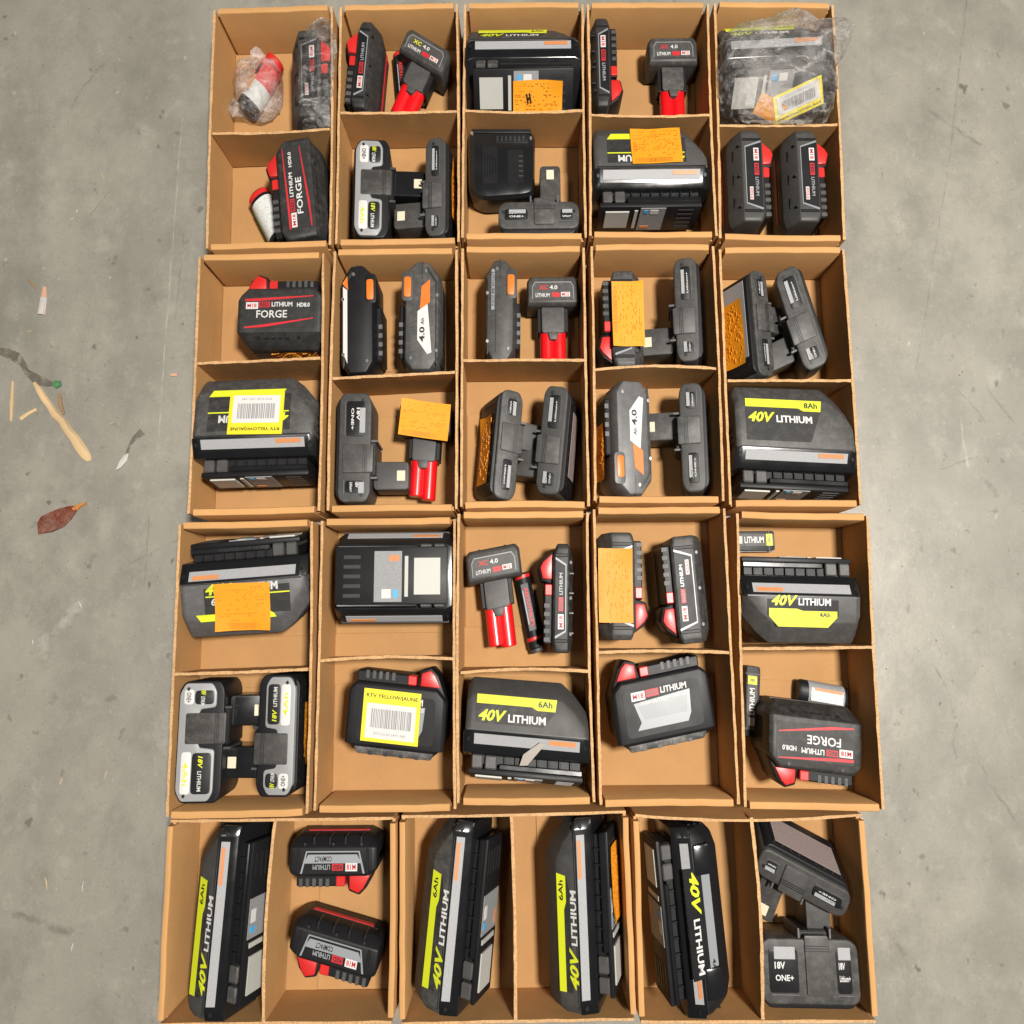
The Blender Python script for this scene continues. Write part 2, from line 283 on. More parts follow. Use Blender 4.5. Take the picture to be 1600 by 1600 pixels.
SY = 1.32        # everything in this place is drawn out along its y axis
Z0 = .0066       # top of a box floor
REFS = {}
def mesh_obj(name, bm, mat, parent=None, smooth=True):
    me = bpy.data.meshes.new(name); bm.to_mesh(me); bm.free()
    for m in (mat if isinstance(mat, (list, tuple)) else [mat]): me.materials.append(m)
    o = bpy.data.objects.new(name, me); COL.objects.link(o); o.parent = parent
    if smooth:
        me.shade_smooth(); me.set_sharp_from_angle(angle=R(32))
    return o
class Thing:
    def __init__(s, name): s.name = name; s.items = []
    def add(s, name, bm, mat, parent=None, Mx=None):
        if Mx is not None: bmesh.ops.transform(bm, matrix=Mx, verts=bm.verts)
        s.items.append((name, bm, M[mat] if isinstance(mat, str) else mat, parent)); return len(s.items) - 1
    def text(s, txt, wd, ht, mat, Mx, parent, shear=0, bold=.02):
        return s.add('lettering', text_bm(txt, wd, ht, shear, bold), mat, parent, Mx)
    def plate(s, name, wd, ht, mat, Mx, parent=None, th=.0004, pts=None):
        pts = pts or rect(-wd / 2, wd / 2, -ht / 2, ht / 2)
        return s.add(name, prism(pts, -.0002, th, 0), mat, parent, Mx)
    def sticker_orange(s, wd, ht, Mx, parent, seed=0, bars='side'):
        rnd = random.Random(seed); bm0 = bmesh.new(); nx, ny = 6, 5; vs = []
        lift = [(rnd.random() ** 2) * .0045 for _ in range(4)]
        for j in range(ny + 1):
            for i in range(nx + 1):
                u, v = i / nx, j / ny
                cz = lift[0] * max(0, 1 - u * 3) * max(0, 1 - v * 3) + lift[1] * max(0, u * 3 - 2) * max(0, 1 - v * 3) + lift[2] * max(0, 1 - u * 3) * max(0, v * 3 - 2) + lift[3] * max(0, u * 3 - 2) * max(0, v * 3 - 2)
                vs.append(bm0.verts.new(((u - .5) * wd, (v - .5) * ht, .0007 + cz + .0003 * math.sin(9 * u + seed) * math.sin(6 * v + 2 * seed))))
        for j in range(ny):
            for i in range(nx): a = j * (nx + 1) + i; bm0.faces.new((vs[a], vs[a + 1], vs[a + nx + 2], vs[a + nx + 1]))
        k = s.add('orange_sticker', bm0, 'orange', parent, Mx)
        parts = []
        y = ht * .42
        while y > -ht * .30:
            x = -wd * .45
            while x < wd * .44:
                l = rnd.uniform(.012, .07) * wd
                if rnd.random() < .46 and x + l < wd * .46: parts.append(box(x, x + l, y - ht * .020, y, .0004, .0016, 0))
                x += l + rnd.uniform(.010, .05) * wd
            y -= ht * rnd.choice((.045, .055, .09))
        x = -wd * .42
        while x < wd * .30:
            b = rnd.uniform(.008, .022) * wd; parts.append(box(x, x + b, -ht * .46, -ht * .34, .0004, .0016, 0)); x += b + rnd.uniform(.008, .02) * wd
        s.add('sticker_print', join(*parts), 'orangeink', k, Mx.copy()); return k
    def sticker_rtv(s, wd, ht, Mx, parent, seed=0):
        """yellow price tag with white field, bar code and RTV YELLOW/JAUNE"""
        k = s.plate('yellow_sticker', wd, ht, 'yellow', Mx, parent, .0008); rnd = random.Random(seed)
        s.plate('white_field', wd * .86, ht * .66, 'paper', Mx @ T(0, -ht * .10, .0006), k, .0006)
        bars = []; x = -wd * .34
        while x < wd * .34:
            b = rnd.uniform(.006, .020) * wd; bars.append(box(x, x + b, -ht * .23, ht * .13, 0, .0003, 0)); x += b + rnd.uniform(.006, .02) * wd
        s.add('barcode', join(*bars), 'barink', k, Mx @ T(0, 0, .00125))
        s.text('RTV YELLOW/JAUNE', wd * .9, ht * .095, 'dark', Mx @ T(0, ht * .365, .0011), k, 0, .02)
        s.text('RTV-2120 1471 043', wd * .55, ht * .05, 'barink', Mx @ T(0, -ht * .34, .0013), k, 0, .005)
        return k
    def finish(s, pid, yaw, label, cat, group=None, ref=(0, 0, 0), roll=0, pitch=0, stretch=True):
        A = Matrix.Diagonal((1, SY if stretch else 1, 1, 1)) @ RZ(yaw) @ RY(pitch) @ RX(-roll)
        for _, bm, _, _ in s.items: bmesh.ops.transform(bm, matrix=A, verts=bm.verts)
        vs = [v.co for _, bm, _, _ in s.items for v in bm.verts]; zm = min(v.z for v in vs)
        rp = A @ Vector(ref); rp.z -= zm
        REFS[pid] = dict(ref=tuple(rp), lo=(min(v.x for v in vs), min(v.y for v in vs)), hi=(max(v.x for v in vs), max(v.y for v in vs)), top=max(v.z for v in vs) - zm)
        x, y = PLACE.get(pid, (0, 0))[:2]
        root = bpy.data.objects.new(s.name, None); COL.objects.link(root); root.location = (x, y, Z0); root.empty_display_size = .02
        root['label'] = label; root['category'] = cat
        if group: root['group'] = group
        obs = []
        for name, bm, mat, par in s.items:
            bmesh.ops.translate(bm, verts=bm.verts, vec=(0, 0, -zm))
            if A.determinant() < 0: bmesh.ops.reverse_faces(bm, faces=bm.faces)
            obs.append(mesh_obj(name, bm, mat, root if par is None else obs[par]))
        return root

# where each battery stands in its box (metres)
PLACE = {
 'A1t1': (-0.3948, 0.8273),
 'A1t2': (-0.2838, 0.8112),
 'A1b1': (-0.3693, 0.6129),
 'A1b2': (-0.3374, 0.6181),
 'A2t1': (-0.2328, 0.8237),
 'A2t2': (-0.1718, 0.8368),
 'A2t3': (-0.1318, 0.8658),
 'A2b1': (-0.1832, 0.6227),
 'A2b2': (-0.1175, 0.6258),
 'A3t': (0.0169, 0.7894),
 'A3b1': (-0.0154, 0.6831),
 'A3b2': (0.0371, 0.5983),
 'A4t1': (0.1479, 0.8273),
 'A4t2': (0.2460, 0.8619),
 'A4b': (0.1979, 0.6503),
 'A5t': (0.3871, 0.7914),
 'A5b1': (0.3624, 0.6360),
 'A5b2': (0.4424, 0.6350),
 'B1t': (-0.3288, 0.4711),
 'B1b': (-0.3544, 0.2632),
 'B2t1': (-0.2206, 0.4270),
 'B2t2': (-0.1296, 0.4312),
 'B2b1': (-0.1997, 0.2408),
 'B2b2': (-0.1264, 0.2887),
 'B3t1': (-0.0196, 0.4386),
 'B3t2': (0.0568, 0.4766),
 'B3b1': (-0.0192, 0.2437),
 'B3b2': (0.0536, 0.2488),
 'B4t1': (0.1370, 0.4213),
 'B4t2': (0.2415, 0.4354),
 'B4b1': (0.1469, 0.2509),
 'B4b2': (0.2415, 0.2511),
 'B5t1': (0.3265, 0.4102),
 'B5t2': (0.4001, 0.4198),
 'B5b': (0.3778, 0.2359),
 'C1t': (-0.3594, 0.0597),
 'C1b1': (-0.3844, -0.1471),
 'C1b2': (-0.3308, -0.1399),
 'C2t': (-0.1625, 0.1242),
 'C2b': (-0.1541, -0.0775),
 'C3t1': (-0.0308, 0.0812),
 'C3t2': (0.0179, 0.0180),
 'C3t3': (0.0484, 0.0343),
 'C3b': (0.0119, -0.1465),
 'C4t1': (0.1581, 0.0484),
 'C4t2': (0.2091, 0.0419),
 'C4b': (0.1835, -0.0667),
 'C5t1': (0.3357, 0.1129),
 'C5t2': (0.3719, 0.0150),
 'C5b1': (0.3222, -0.1077),
 'C5b2': (0.4186, -0.0994),
 'C5b3': (0.3791, -0.1900),
 'D1l': (-0.3607, -0.3618),
 'D1r1': (-0.2360, -0.3157),
 'D1r2': (-0.2352, -0.4226),
 'D2l': (-0.0718, -0.3581),
 'D2r': (0.0874, -0.3555),
 'D3l': (0.2197, -0.3634),
 'D3r1': (0.3601, -0.3063),
 'D3r2': (0.3586, -0.3967),
}

# ------------------------------------------------------------------ floor of the warehouse
bm = bmesh.new(); bmesh.ops.create_grid(bm, x_segments=1, y_segments=1, size=4)
fl = mesh_obj('floor', bm, M['concrete'], smooth=False); fl['kind'] = 'structure'; fl['label'] = 'grey mottled concrete warehouse floor under the boxes'; fl['category'] = 'floor'

# ------------------------------------------------------------------ cardboard boxes
H = .0873
def sheet(p0, p1, z0, z1, t, bow=0, lean=0, n=10, bev=.0006, seed=0):
    """an upright board from p0 to p1, thickness t, slightly bowed; top face takes material 1"""
    rnd = random.Random(seed); p0, p1 = Vector(p0), Vector(p1); d = (p1 - p0); L = d.length; d.normalize(); nn = Vector((-d.y, d.x))
    bm = bmesh.new(); rows = []
    zs = [z0, (z0 + z1) / 2, z1]
    for k, z in enumerate(zs):
        for side in (-.5, .5):
            r = []
            for i in range(n + 1):
                u = i / n; f = k / 2
                off = nn * (side * t + f * (bow * math.sin(PI * u) + lean))
                jz = (rnd.random() - .5) * .0011 if k == 2 else 0; off = off + nn * ((rnd.random() - .5) * (.0009 if k == 2 else .0004))
                q = p0 + d * (u * L) + off; r.append(bm.verts.new((q.x, q.y, z + jz)))
            rows.append(r)
    def strip(a, b, mi=0):
        for i in range(n): bm.faces.new((a[i], a[i + 1], b[i + 1], b[i])).material_index = mi
    strip(rows[0], rows[2]); strip(rows[2], rows[4]); strip(rows[1], rows[3]); strip(rows[3], rows[5]); strip(rows[4], rows[5], 1); strip(rows[0], rows[1])
    for e in (0, n):
        bm.faces.new((rows[0][e], rows[1][e], rows[3][e], rows[2][e])); bm.faces.new((rows[2][e], rows[3][e], rows[5][e], rows[4][e]))
    bmesh.ops.recalc_face_normals(bm, faces=bm.faces); return bm
def rolled(p0, p1, t, bow, seed):
    """double wall folded over at the top"""
    p0, p1 = Vector(p0), Vector(p1); d = (p1 - p0); L = d.length; d.normalize(); nn = Vector((-d.y, d.x)); n = 8; rnd = random.Random(seed)
    prof = [(-.5, .004), (-.5, H - .0022), (-.42, H - .0006), (-.2, H), (.2, H), (.42, H - .0006), (.5, H - .0022), (.5, .004)]
    st = []
    for i in range(n + 1):
        u = i / n; b = bow * math.sin(PI * u); jz = (rnd.random() - .5) * .0010; b += (rnd.random() - .5) * .0008
        st.append([tuple((p0 + d * (u * L) + nn * (a * t + b * z / H)).to_3d() + Vector((0, 0, z + (jz if z > .05 else 0)))) for a, z in prof])
    return loft(st, 0)
def cardboard_box(n, x, y, th, w_, l_, div, label, along='y', seed=0):
    """a tray with two folded end walls, two single side walls and one loose divider"""
    rnd = random.Random(seed); root = bpy.data.objects.new('cardboard_box', None); COL.objects.link(root); root.location = (x, y, 0); root.rotation_euler.z = th; root.empty_display_size = .03
    root['label'] = label; root['category'] = 'box'; root['group'] = 'cardboard boxes set out on the floor'
    mats = [M['card'], M['card_edge']]
    w_ -= .0016; l_ -= .0016; ts = .0034; te = .0098 if along == 'y' else .0078
    mesh_obj('floor_panel', box(-w_ / 2 + .002, w_ / 2 - .002, -l_ / 2 + .002, l_ / 2 - .002, .0006, .0040, .0004), M['card_floor_shaded'], root)
    rb = lambda a: rnd.uniform(-a, a)
    for sx in (-1, 1):
        for sy in (-1, 1):
            a, b = w_ / 2 - .0035, l_ / 2 - .0035
            if along == 'y': x0, x1, y0, y1 = a - .0105, a - .0004, b - te + .0055, b + .0015
            else: x0, x1, y0, y1 = a - te + .0055, a + .0015, b - .0105, b - .0004
            mesh_obj('corner_tab', box(min(sx * x0, sx * x1), max(sx * x0, sx * x1), min(sy * y0, sy * y1), max(sy * y0, sy * y1), .0065, H - .010 - rnd.random() * .006, .0005), M['card'], root)
    if along == 'y':
        W2, L2 = w_ / 2, l_ / 2
        for s in (-1, 1):
            mesh_obj('side_wall', sheet((s * (W2 - ts / 2), -L2 + .003), (s * (W2 - ts / 2), L2 - .003), .0008, H - .0012, ts, rb(.0022), rb(.0009), 26, seed=rnd.random()), mats, root)
            mesh_obj('end_wall', rolled((-W2 + ts + .0044, s * (L2 - te / 2)), (W2 - ts - .0044, s * (L2 - te / 2)), te, rb(.0012), rnd.random()), M['card'], root)
            mesh_obj('bottom_flap', box(-W2 + ts + .001, W2 - ts - .001, min(s * (L2 - te - .001), s * .035), max(s * (L2 - te - .001), s * .035), .0042, .0062 + rnd.random() * .0003, .0003), M['card_floor_shaded'], root)
        d0, d1 = (-W2 + ts + .0004, div[0]), (W2 - ts - .0004, div[1])
    else:
        W2, L2 = w_ / 2, l_ / 2
        for s in (-1, 1):
            mesh_obj('side_wall', sheet((-W2 + .003, s * (L2 - ts / 2)), (W2 - .003, s * (L2 - ts / 2)), .0008, H - .0012, ts, -abs(rb(.007)) if s > 0 else rb(.001), rb(.0006), 14, seed=rnd.random()), mats, root)
            mesh_obj('end_wall', rolled((s * (W2 - te / 2), -L2 + ts + .0044), (s * (W2 - te / 2), L2 - ts - .0044), te, rb(.0012), rnd.random()), M['card'], root)
            mesh_obj('bottom_flap', box(min(s * (W2 - te - .001), s * .03), max(s * (W2 - te - .001), s * .03), -L2 + ts + .001, L2 - ts - .001, .0042, .0062 + rnd.random() * .0003, .0003), M['card_floor_shaded'], root)
        d0, d1 = (div[1], -L2 + ts + .0004), (div[0], L2 - ts - .0004)
    mesh_obj('divider', sheet(d0, d1, .0065, H - .0008, .0038, rb(.0045), rb(.0015), 20, seed=rnd.random()), mats, root)
BOXES = [
 ('A1', -.3514, .7224, .0224, .1806, .3882, (-.0104, -.0095), 'box of the bagged red battery, with a forge battery in its other half'),
 ('A2', -.1655, .7254, .0088, .1790, .3867, (.0147, .0140), 'box holding the dark T-shaped red-stemmed pack above a grey and an orange-stickered post battery'),
 ('A3', .0172, .7281, -.0092, .1801, .3800, (.0112, .0106), 'box holding the round-cornered black charger'),
 ('A4', .2009, .7276, -.0126, .1835, .3774, (.0041, .0041), 'box with a large orange-stickered battery below a slim red-latch battery and a red-stemmed pack'),
 ('A5', .3865, .7228, -.0270, .1796, .3815, (-.0121, -.0085), 'box holding the large bagged battery with yellow tag'),
 ('B1', -.3540, .3353, .0140, .1801, .3763, (.0249, .0288), 'box with the large battery tagged yellow over white, below a forge battery'),
 ('B2', -.1666, .3385, .0025, .1781, .3790, (-.0006, .0063), 'box with two angular batteries carrying orange and white marks above its divider'),
 ('B3', .0134, .3408, -.0039, .1770, .3781, (.0177, .0175), 'box with two post batteries leaning towards each other below its divider'),
 ('B4', .1945, .3441, -.0106, .1766, .3726, (.0009, .0028), 'box holding the pale grey 4.0Ah battery with orange button'),
 ('B5', .3779, .3375, -.0104, .1784, .3731, (-.0090, -.0089), 'box holding the 8Ah large battery with lime bar'),
 ('C1', -.3591, -.0502, .0153, .1831, .3812, (-.0102, -.0078), 'box with two pale grey and lime post batteries below its divider'),
 ('C2', -.1697, -.0464, .0042, .1821, .3782, (.0016, .0018), 'box holding the large battery with its terminal face up'),
 ('C3', .0107, -.0390, .0002, .1772, .3783, (-.0223, -.0221), 'box with a red-stemmed pack, thin cell and slim battery above its divider'),
 ('C4', .1917, -.0386, -.0018, .1790, .3860, (.0018, .0007), 'box with a dusty high output battery alone below its divider'),
 ('C5', .3789, -.0461, -.0254, .1798, .3827, (.0107, .0155), 'box with two small black lithium sticks, one on each side of its divider'),
 ('D1', -.2985, -.3614, .0061, .2904, .2420, (-.0077, -.0142), 'crosswise box with two red-latch slim batteries beside its divider'),
 ('D2', -.0042, -.3588, .0133, .2910, .2453, (-.0040, -.0040), 'crosswise box with one tilted 40V battery on each side of its divider'),
 ('D3', .2899, -.3608, -.0034, .2924, .2429, (.0041, .0058), 'crosswise box with two grey post batteries beside its divider'),
]
for i, b in enumerate(BOXES): cardboard_box(*b[:8], along='x' if b[0][0] == 'D' else 'y', seed=100 + i)

# ------------------------------------------------------------------ litter on the floor
def litter(name, bm, mat, label, cat, group=None):
    o = mesh_obj(name, bm, M[mat]); o['label'] = label; o['category'] = cat
    if group: o['group'] = group
    return o
def splinter(pts, wds, hts, seed=0):
    rnd = random.Random(seed); st = []
    for i, (p, wd, h) in enumerate(zip(pts, wds, hts)):
        a = Vector(pts[max(0, i - 1)]); b = Vector(pts[min(len(pts) - 1, i + 1)]); d = (b - a).normalized(); nn = Vector((-d.y, d.x)); p = Vector(p)
        sec = [(-.5, .0004), (-.46 + rnd.uniform(-.05, .05), h * .75), (-.1 + rnd.uniform(-.1, .1), h), (.35 + rnd.uniform(-.1, .1), h * .85), (.5, .0004)]
        st.append([tuple((p + nn * (s * wd)).to_3d() + Vector((0, 0, z))) for s, z in sec])
    return loft(st, 0)
litter('wood_splinter', splinter([(-.7205, .364), (-.712, .352), (-.703, .338), (-.694, .327), (-.684, .313), (-.673, .302), (-.662, .287), (-.652, .276), (-.643, .263), (-.635, .252), (-.6305, .2455), (-.629, .2425)], [.005, .0085, .0095, .0085, .012, .0115, .0128, .0135, .0142, .0135, .010, .005], [.003, .0045, .005, .0048, .006, .0058, .0062, .0062, .006, .005, .004, .002], 1), 'wood', 'long pale wood splinter lying on the concrete', 'wood splinter')
litter('wood_splinter', splinter([(-.7535, .366), (-.752, .335), (-.7505, .304)], [.003, .0052, .003], [.002, .003, .002], 2), 'wood', 'thin straight matchstick-like wood splinter beside the long one', 'wood splinter')
litter('wood_splinter', splinter([(-.737, .308), (-.726, .316), (-.714, .323)], [.007, .0065, .005], [.002, .003, .002], 3), 'wood', 'short stubby pale wood splinter beside the long one', 'wood splinter')
wc = litter('wood_chip', splinter([(-.7185, .516), (-.718, .495), (-.7195, .472)], [.005, .0085, .010], [.002, .003, .003], 4), 'pink', 'pinkish wood chip fading to white', 'wood chip')
mesh_obj('white_end', splinter([(-.7182, .4985), (-.7188, .485), (-.7197, .4715)], [.0088, .0100, .0108], [.0034, .0034, .0034], 14), M['fluff'], wc)
litter('bark_scrap', splinter([(-.6815, .346), (-.679, .330), (-.672, .314)], [.004, .007, .003], [.002, .004, .002], 5), 'wooddark', 'small brown bark scrap touching the long splinter', 'bark scrap')
litter('bark_scrap', splinter([(-.5165, .3735), (-.510, .374), (-.506, .3735)], [.004, .005, .003], [.002, .003, .002], 6), 'pink', 'tiny reddish scrap of bark beside the box with the yellow-tagged battery', 'bark scrap')
litter('twig', splinter([(-.746, .530), (-.738, .522), (-.732, .512)], [.002, .003, .002], [.0015, .002, .001], 7), 'wooddark', 'tiny curved brown twig above the pinkish chip', 'twig')
def flake(outline, amp, mat, name, label, cat, th=.0006, seed=0):
    rnd = random.Random(seed); bm = bmesh.new(); c = Vector((sum(p[0] for p in outline) / len(outline), sum(p[1] for p in outline) / len(outline)))
    top = []
    rings = [1, .66, .33]
    for k in rings: top.append([bm.verts.new((c.x + (x - c.x) * k, c.y + (y - c.y) * k, .001 + amp * (rnd.random() * .8 + (1 - k) * .3))) for x, y in outline])
    n = len(outline); ctr = bm.verts.new((c.x, c.y, .001 + amp * .7)); bot = [bm.verts.new((v.co.x, v.co.y, max(.0003, v.co.z - th))) for v in top[0]]
    for a, b in zip(top, top[1:]):
        for i in range(n): bm.faces.new((a[i], a[(i + 1) % n], b[(i + 1) % n], b[i]))
    for i in range(n): bm.faces.new((top[-1][i], top[-1][(i + 1) % n], ctr)); bm.faces.new((top[0][i], bot[i], bot[(i + 1) % n], top[0][(i + 1) % n]))
    bm.faces.new(bot); bmesh.ops.recalc_face_normals(bm, faces=bm.faces)
    o = mesh_obj(name, bm, M[mat])
    if label: o['label'] = label; o['category'] = cat
    return o
lf = flake([(-.6945, .134), (-.6965, .150), (-.6925, .160), (-.680, .166), (-.668, .171), (-.655, .1755), (-.645, .176), (-.640, .168), (-.648, .156), (-.658, .145), (-.672, .138)], .006, 'leaf', 'dry_leaf', 'curled dry red-brown leaf lying on the concrete', 'leaf', seed=3)
st = mesh_obj('leaf_stalk', splinter([(-.646, .170), (-.637, .177), (-.6285, .1795)], [.010, .006, .003], [.004, .004, .003], 9), M['leafstalk'], lf)
flake([(-.780, .420), (-.764, .418), (-.746, .410), (-.736, .394), (-.728, .376), (-.714, .366), (-.692, .3645), (-.690, .359), (-.704, .357), (-.722, .363), (-.736, .378), (-.746, .393), (-.758, .402), (-.772, .407), (-.782, .411)], .003, 'film', 'plastic_film_scrap', 'torn scrap of thin dirty film at the tip of the long splinter', 'film scrap', seed=4)
flake([(-.694, .360), (-.690, .3665), (-.680, .3655), (-.6785, .358), (-.686, .354)], .003, 'green', 'green_scrap', 'small dark green scrap beside the torn film', 'scrap', seed=5)
fe = flake([(-.587, .228), (-.583, .240), (-.577, .251), (-.571, .254), (-.573, .243), (-.580, .232)], .004, 'fluff', 'feather_scrap', 'crumpled dark and white feathery scrap on the bare concrete', 'feather', seed=6)
mesh_obj('quill', splinter([(-.5745, .250), (-.571, .266), (-.565, .276), (-.553, .287)], [.005, .003, .007, .012], [.002, .002, .003, .002], 10), M['film'], fe)
rnd = random.Random(5)
for k, (x, y, l, a, m) in enumerate([(-.6436, .6999, .013, -60, 'wood'), (-.679, .641, .006, 70, 'fluff'), (-.686, .628, .006, 40, 'fluff'), (-.6345, -.2106, .010, 75, 'wood'), (-.5727, -.2025, .012, 70, 'wood'), (-.6436, -.3443, .016, -75, 'wood'), (-.5926, -.3487, .014, 88, 'fluff'), (-.6013, -.4255, .010, 80, 'fluff'), (-.6267, .0319, .012, -60, 'fluff'), (-.60, .30, .005, 20, 'wood'), (-.70, .42, .006, 130, 'wooddark'), (-.735, .445, .008, 10, 'wood'), (-.69, -.02, .006, 90, 'fluff')]):
    dx, dy = math.cos(R(a)) * l / 2, math.sin(R(a)) * l / 2
    litter('wood_shaving', splinter([(x - dx, y - dy), (x + rnd.uniform(-.001, .001), y + .0004), (x + dx, y + dy)], [.0007, .0015, .0007], [.0006, .0011, .0006], 20 + k), m, 'tiny pale shaving lying loose on the concrete', 'shaving', 'tiny shavings on the concrete')
litter('tape_tab', join(box(.4335, .4460, -.292, -.252, .0585, .0592, 0), box(.4335, .4415, -.252, -.244, .0586, .0592, 0)), 'wood', 'short pale yellow tape tab sticking out of the crosswise box beside the post batteries', 'tape')

# grit and dust crumbs swept up against the boxes
bm = bmesh.new(); rnd = random.Random(77)
def crumb(x, y, r):
    n = rnd.choice((4, 5, 6)); a0 = rnd.random() * 6; top = bm.verts.new((x, y, r * rnd.uniform(.5, .9)))
    ring = [bm.verts.new((x + r * rnd.uniform(.5, 1.1) * math.cos(a0 + 2 * PI * i / n), y + SY * r * rnd.uniform(.5, 1.1) * math.sin(a0 + 2 * PI * i / n), .0001)) for i in range(n)]
    for i in range(n): bm.faces.new((ring[i], ring[(i + 1) % n], top))
for _ in range(420):
    x = rnd.uniform(-.80, -.42) if rnd.random() < .62 else rnd.uniform(.49, .80); y = rnd.uniform(-.52, 1.0)
    crumb(x, y, .0004 + .0011 * rnd.random() ** 3)
for _ in range(160):
    side = rnd.choice((-1, 1)); y = rnd.uniform(-.45, .9); x = side * (.455 + .03 * (y < .12) + abs(rnd.gauss(0, .010)) + .02 * rnd.random())
    crumb(x, y, .0003 + .0009 * rnd.random() ** 2)
g = mesh_obj('grit', bm, M['wooddark'], smooth=False); g['kind'] = 'stuff'; g['label'] = 'fine brown grit and dust crumbs on the concrete'; g['category'] = 'grit'

# ------------------------------------------------------------------ batteries
def pack40(pid, yaw, label, roll=0, yb=.042, ch=1, style='std', ah='6Ah', L=.160, extra=None, ref=None, bodym='char'):
    """large garden-tool battery: label face +z, terminal face -y"""
    t = Thing('tool_battery'); zc = .046; y0 = -.014; yc = yb - .020
    def sec(x, d, k): return [(x, y0, zc - .046 * k), (x, yc - d, zc - .042 * k), (x, yb - d, zc - .022 * k), (x, yb - d, zc + .022 * k), (x, yc - d, zc + .042 * k), (x, y0, zc + .046 * k)]
    h = L / 2
    if style == 'compact': st = [sec(-h, .014, .90), sec(-h + .008, .005, .98), sec(-h + .022, 0, 1), sec(h - .022, 0, 1), sec(h - .008, .005, .98), sec(h, .014, .90)]
    else: st = [sec(-h * ch, .008, .95), sec((-h + .006) * ch, .001, 1), sec((h - .036) * ch, 0, 1), sec((h - .020) * ch, .010, 1), sec((h - .005) * ch, .024, .98), sec(h * ch, .029, .93)]
    b = t.add('body', loft(st, .0022), bodym)
    cs = lambda x, k: [(x, -.0135, zc - .0455 * k), (x, -.0275, zc - .0375 * k), (x, -.0335, zc - .0335 * k), (x, -.0335, zc + .0335 * k), (x, -.0275, zc + .0375 * k), (x, -.0135, zc + .0455 * k)]
    c = t.add('collar', loft([cs(-h - .002, .90), cs(-h + .007, 1), cs(h - .007, 1), cs(h + .002, .90)], .0012), 'gloss')
    for s in (-1, 1):
        Ms = T(0, -.0205, zc + s * .0415) @ RX(29.7 * s if s > 0 else 150.3)
        k = t.plate('warning_strip', L - .024, .0105, 'fine', Ms @ T(0, 0, .0006), c)
        t.plate('warning_mark', .034, .0046, 'fineorange', Ms @ T((h - .034) * (1 if s > 0 else -1), .002, .0011), c)
        for e in (-1, 1): t.add('screw', cyl((e * (h - .005), -.0205, zc + s * .040), (e * (h - .005), -.0215, zc + s * .0418), .0022, 10, 0), 'black', c)
    n = t.add('neck', box(-.070, .070, -.043, -.0335, zc - .0255, zc + .0255, .001), 'black')
    t.add('rail', box(-.034, .072, -.0475, -.0415, zc - .031, zc + .031, .0012), 'gloss')
    for q in range(7): t.add('rib', box(-.028 + q * .014, -.026 + q * .014, -.0415, -.0345, zc - .0295, zc + .0295, .0004), 'black', n)
    for x0, x1 in ((-.069, -.055), (-.052, -.037)): t.add('latch_block', box(x0, x1, -.0475, -.0345, zc - .0315, zc + .0315, .0014), 'grey')
    tb = t.add('terminal_block', box(-.073, .073, -.0525, -.0470, zc - .0285, zc + .0285, .0016, 2), 'black')
    MT = T(0, -.0527, zc) @ RX(90)
    t.plate('foam_pad', .034, .036, 'padgrey', MT @ T(-.047, .001, 0), tb, .0014); t.plate('pale_bar', .0045, .040, 'padgrey', MT @ T(-.020, .001, 0), tb, .0010)
    s2 = t.plate('rating_label', .036, .050, 'finedark', MT @ T(.004, .001, 0), tb, .0006); t.plate('warning_mark', .013, .006, 'fineorange', MT @ T(-.004, -.017, .0006), s2)
    t.plate('blue_mark', .006, .008, 'blueink', MT @ T(-.006, .018, .0006), s2); t.plate('white_mark', .012, .009, 'paper', MT @ T(.006, .018, .0006), s2)
    t.add('contact_slot', join(*[box(.040, .062, -.0531, -.0524, zc - .02 + q * .0095, zc - .0165 + q * .0095, 0) for q in range(5)]), 'dark', tb)
    sl = math.degrees(math.atan2(.004, yc - y0)); LM = lambda x, y: T(x, y, zc + .046 - .004 * (y - y0) / (yc - y0) + .0002) @ RX(-sl)
    if style == 'std':
        s = ch; p = t.plate('label_panel', 0, 0, 'dim', LM(0, 0), b, .0003, mx_pts([(-.066, -.006), (.020, -.006), (.034, yc - .014), (.036, yc - .001), (-.066, yc - .001)], s))
        t.plate('lime_bar', 0, 0, 'lime', LM(0, 0) @ T(0, 0, .0003), p, .0004, mx_pts([(-.066, yc - .0095), (.005, yc - .0095), (.012, yc - .0125), (.035, yc - .0125), (.037, yc - .0005), (-.066, yc - .0005)], s))
        t.text(ah, .018, .0062, 'dark', LM(.022 * s, yc - .0062) @ T(0, 0, .001), p)
        t.text('40V', .036, .0115, 'lime', LM(-.045 * s if s > 0 else .0, yc - .0205) @ T(0, 0, .0006), p, .28, .035)
        t.text('LITHIUM', .048, .0078, 'white', LM(-.001 * s if s > 0 else .045, yc - .0220) @ T(0, 0, .0006), p, 0, .03)
    elif style == 'big':
        p = t.plate('label_panel', 0, 0, 'dim', LM(0, 0), b, .0003, rect(-.062, .050, -.008, yc - .004))
        t.plate('lime_bar', 0, 0, 'lime', LM(0, 0) @ T(0, 0, .0003), p, .0004, mx_pts([(-.062, yc - .006), (.034, yc - .006), (.040, yc - .003), (.043, yc + .001), (-.056, yc + .001)], ch))
        t.plate('lime_line', 0, 0, 'lime', LM(0, 0) @ T(0, 0, .0003), p, .0003, rect(-.062, .048, yc - .0245, yc - .0232))
        t.plate('silver_bar', 0, 0, 'silver', LM(0, 0) @ T(0, 0, .0006), p, .0004, [(-.010, yc - .008), (.006, yc - .008), (.020, yc - .020), (.012, yc - .020)])
        t.text(ah, .022, .0072, 'white', LM(.030, yc - .0185) @ RZ(180) @ T(0, 0, .0008), p)
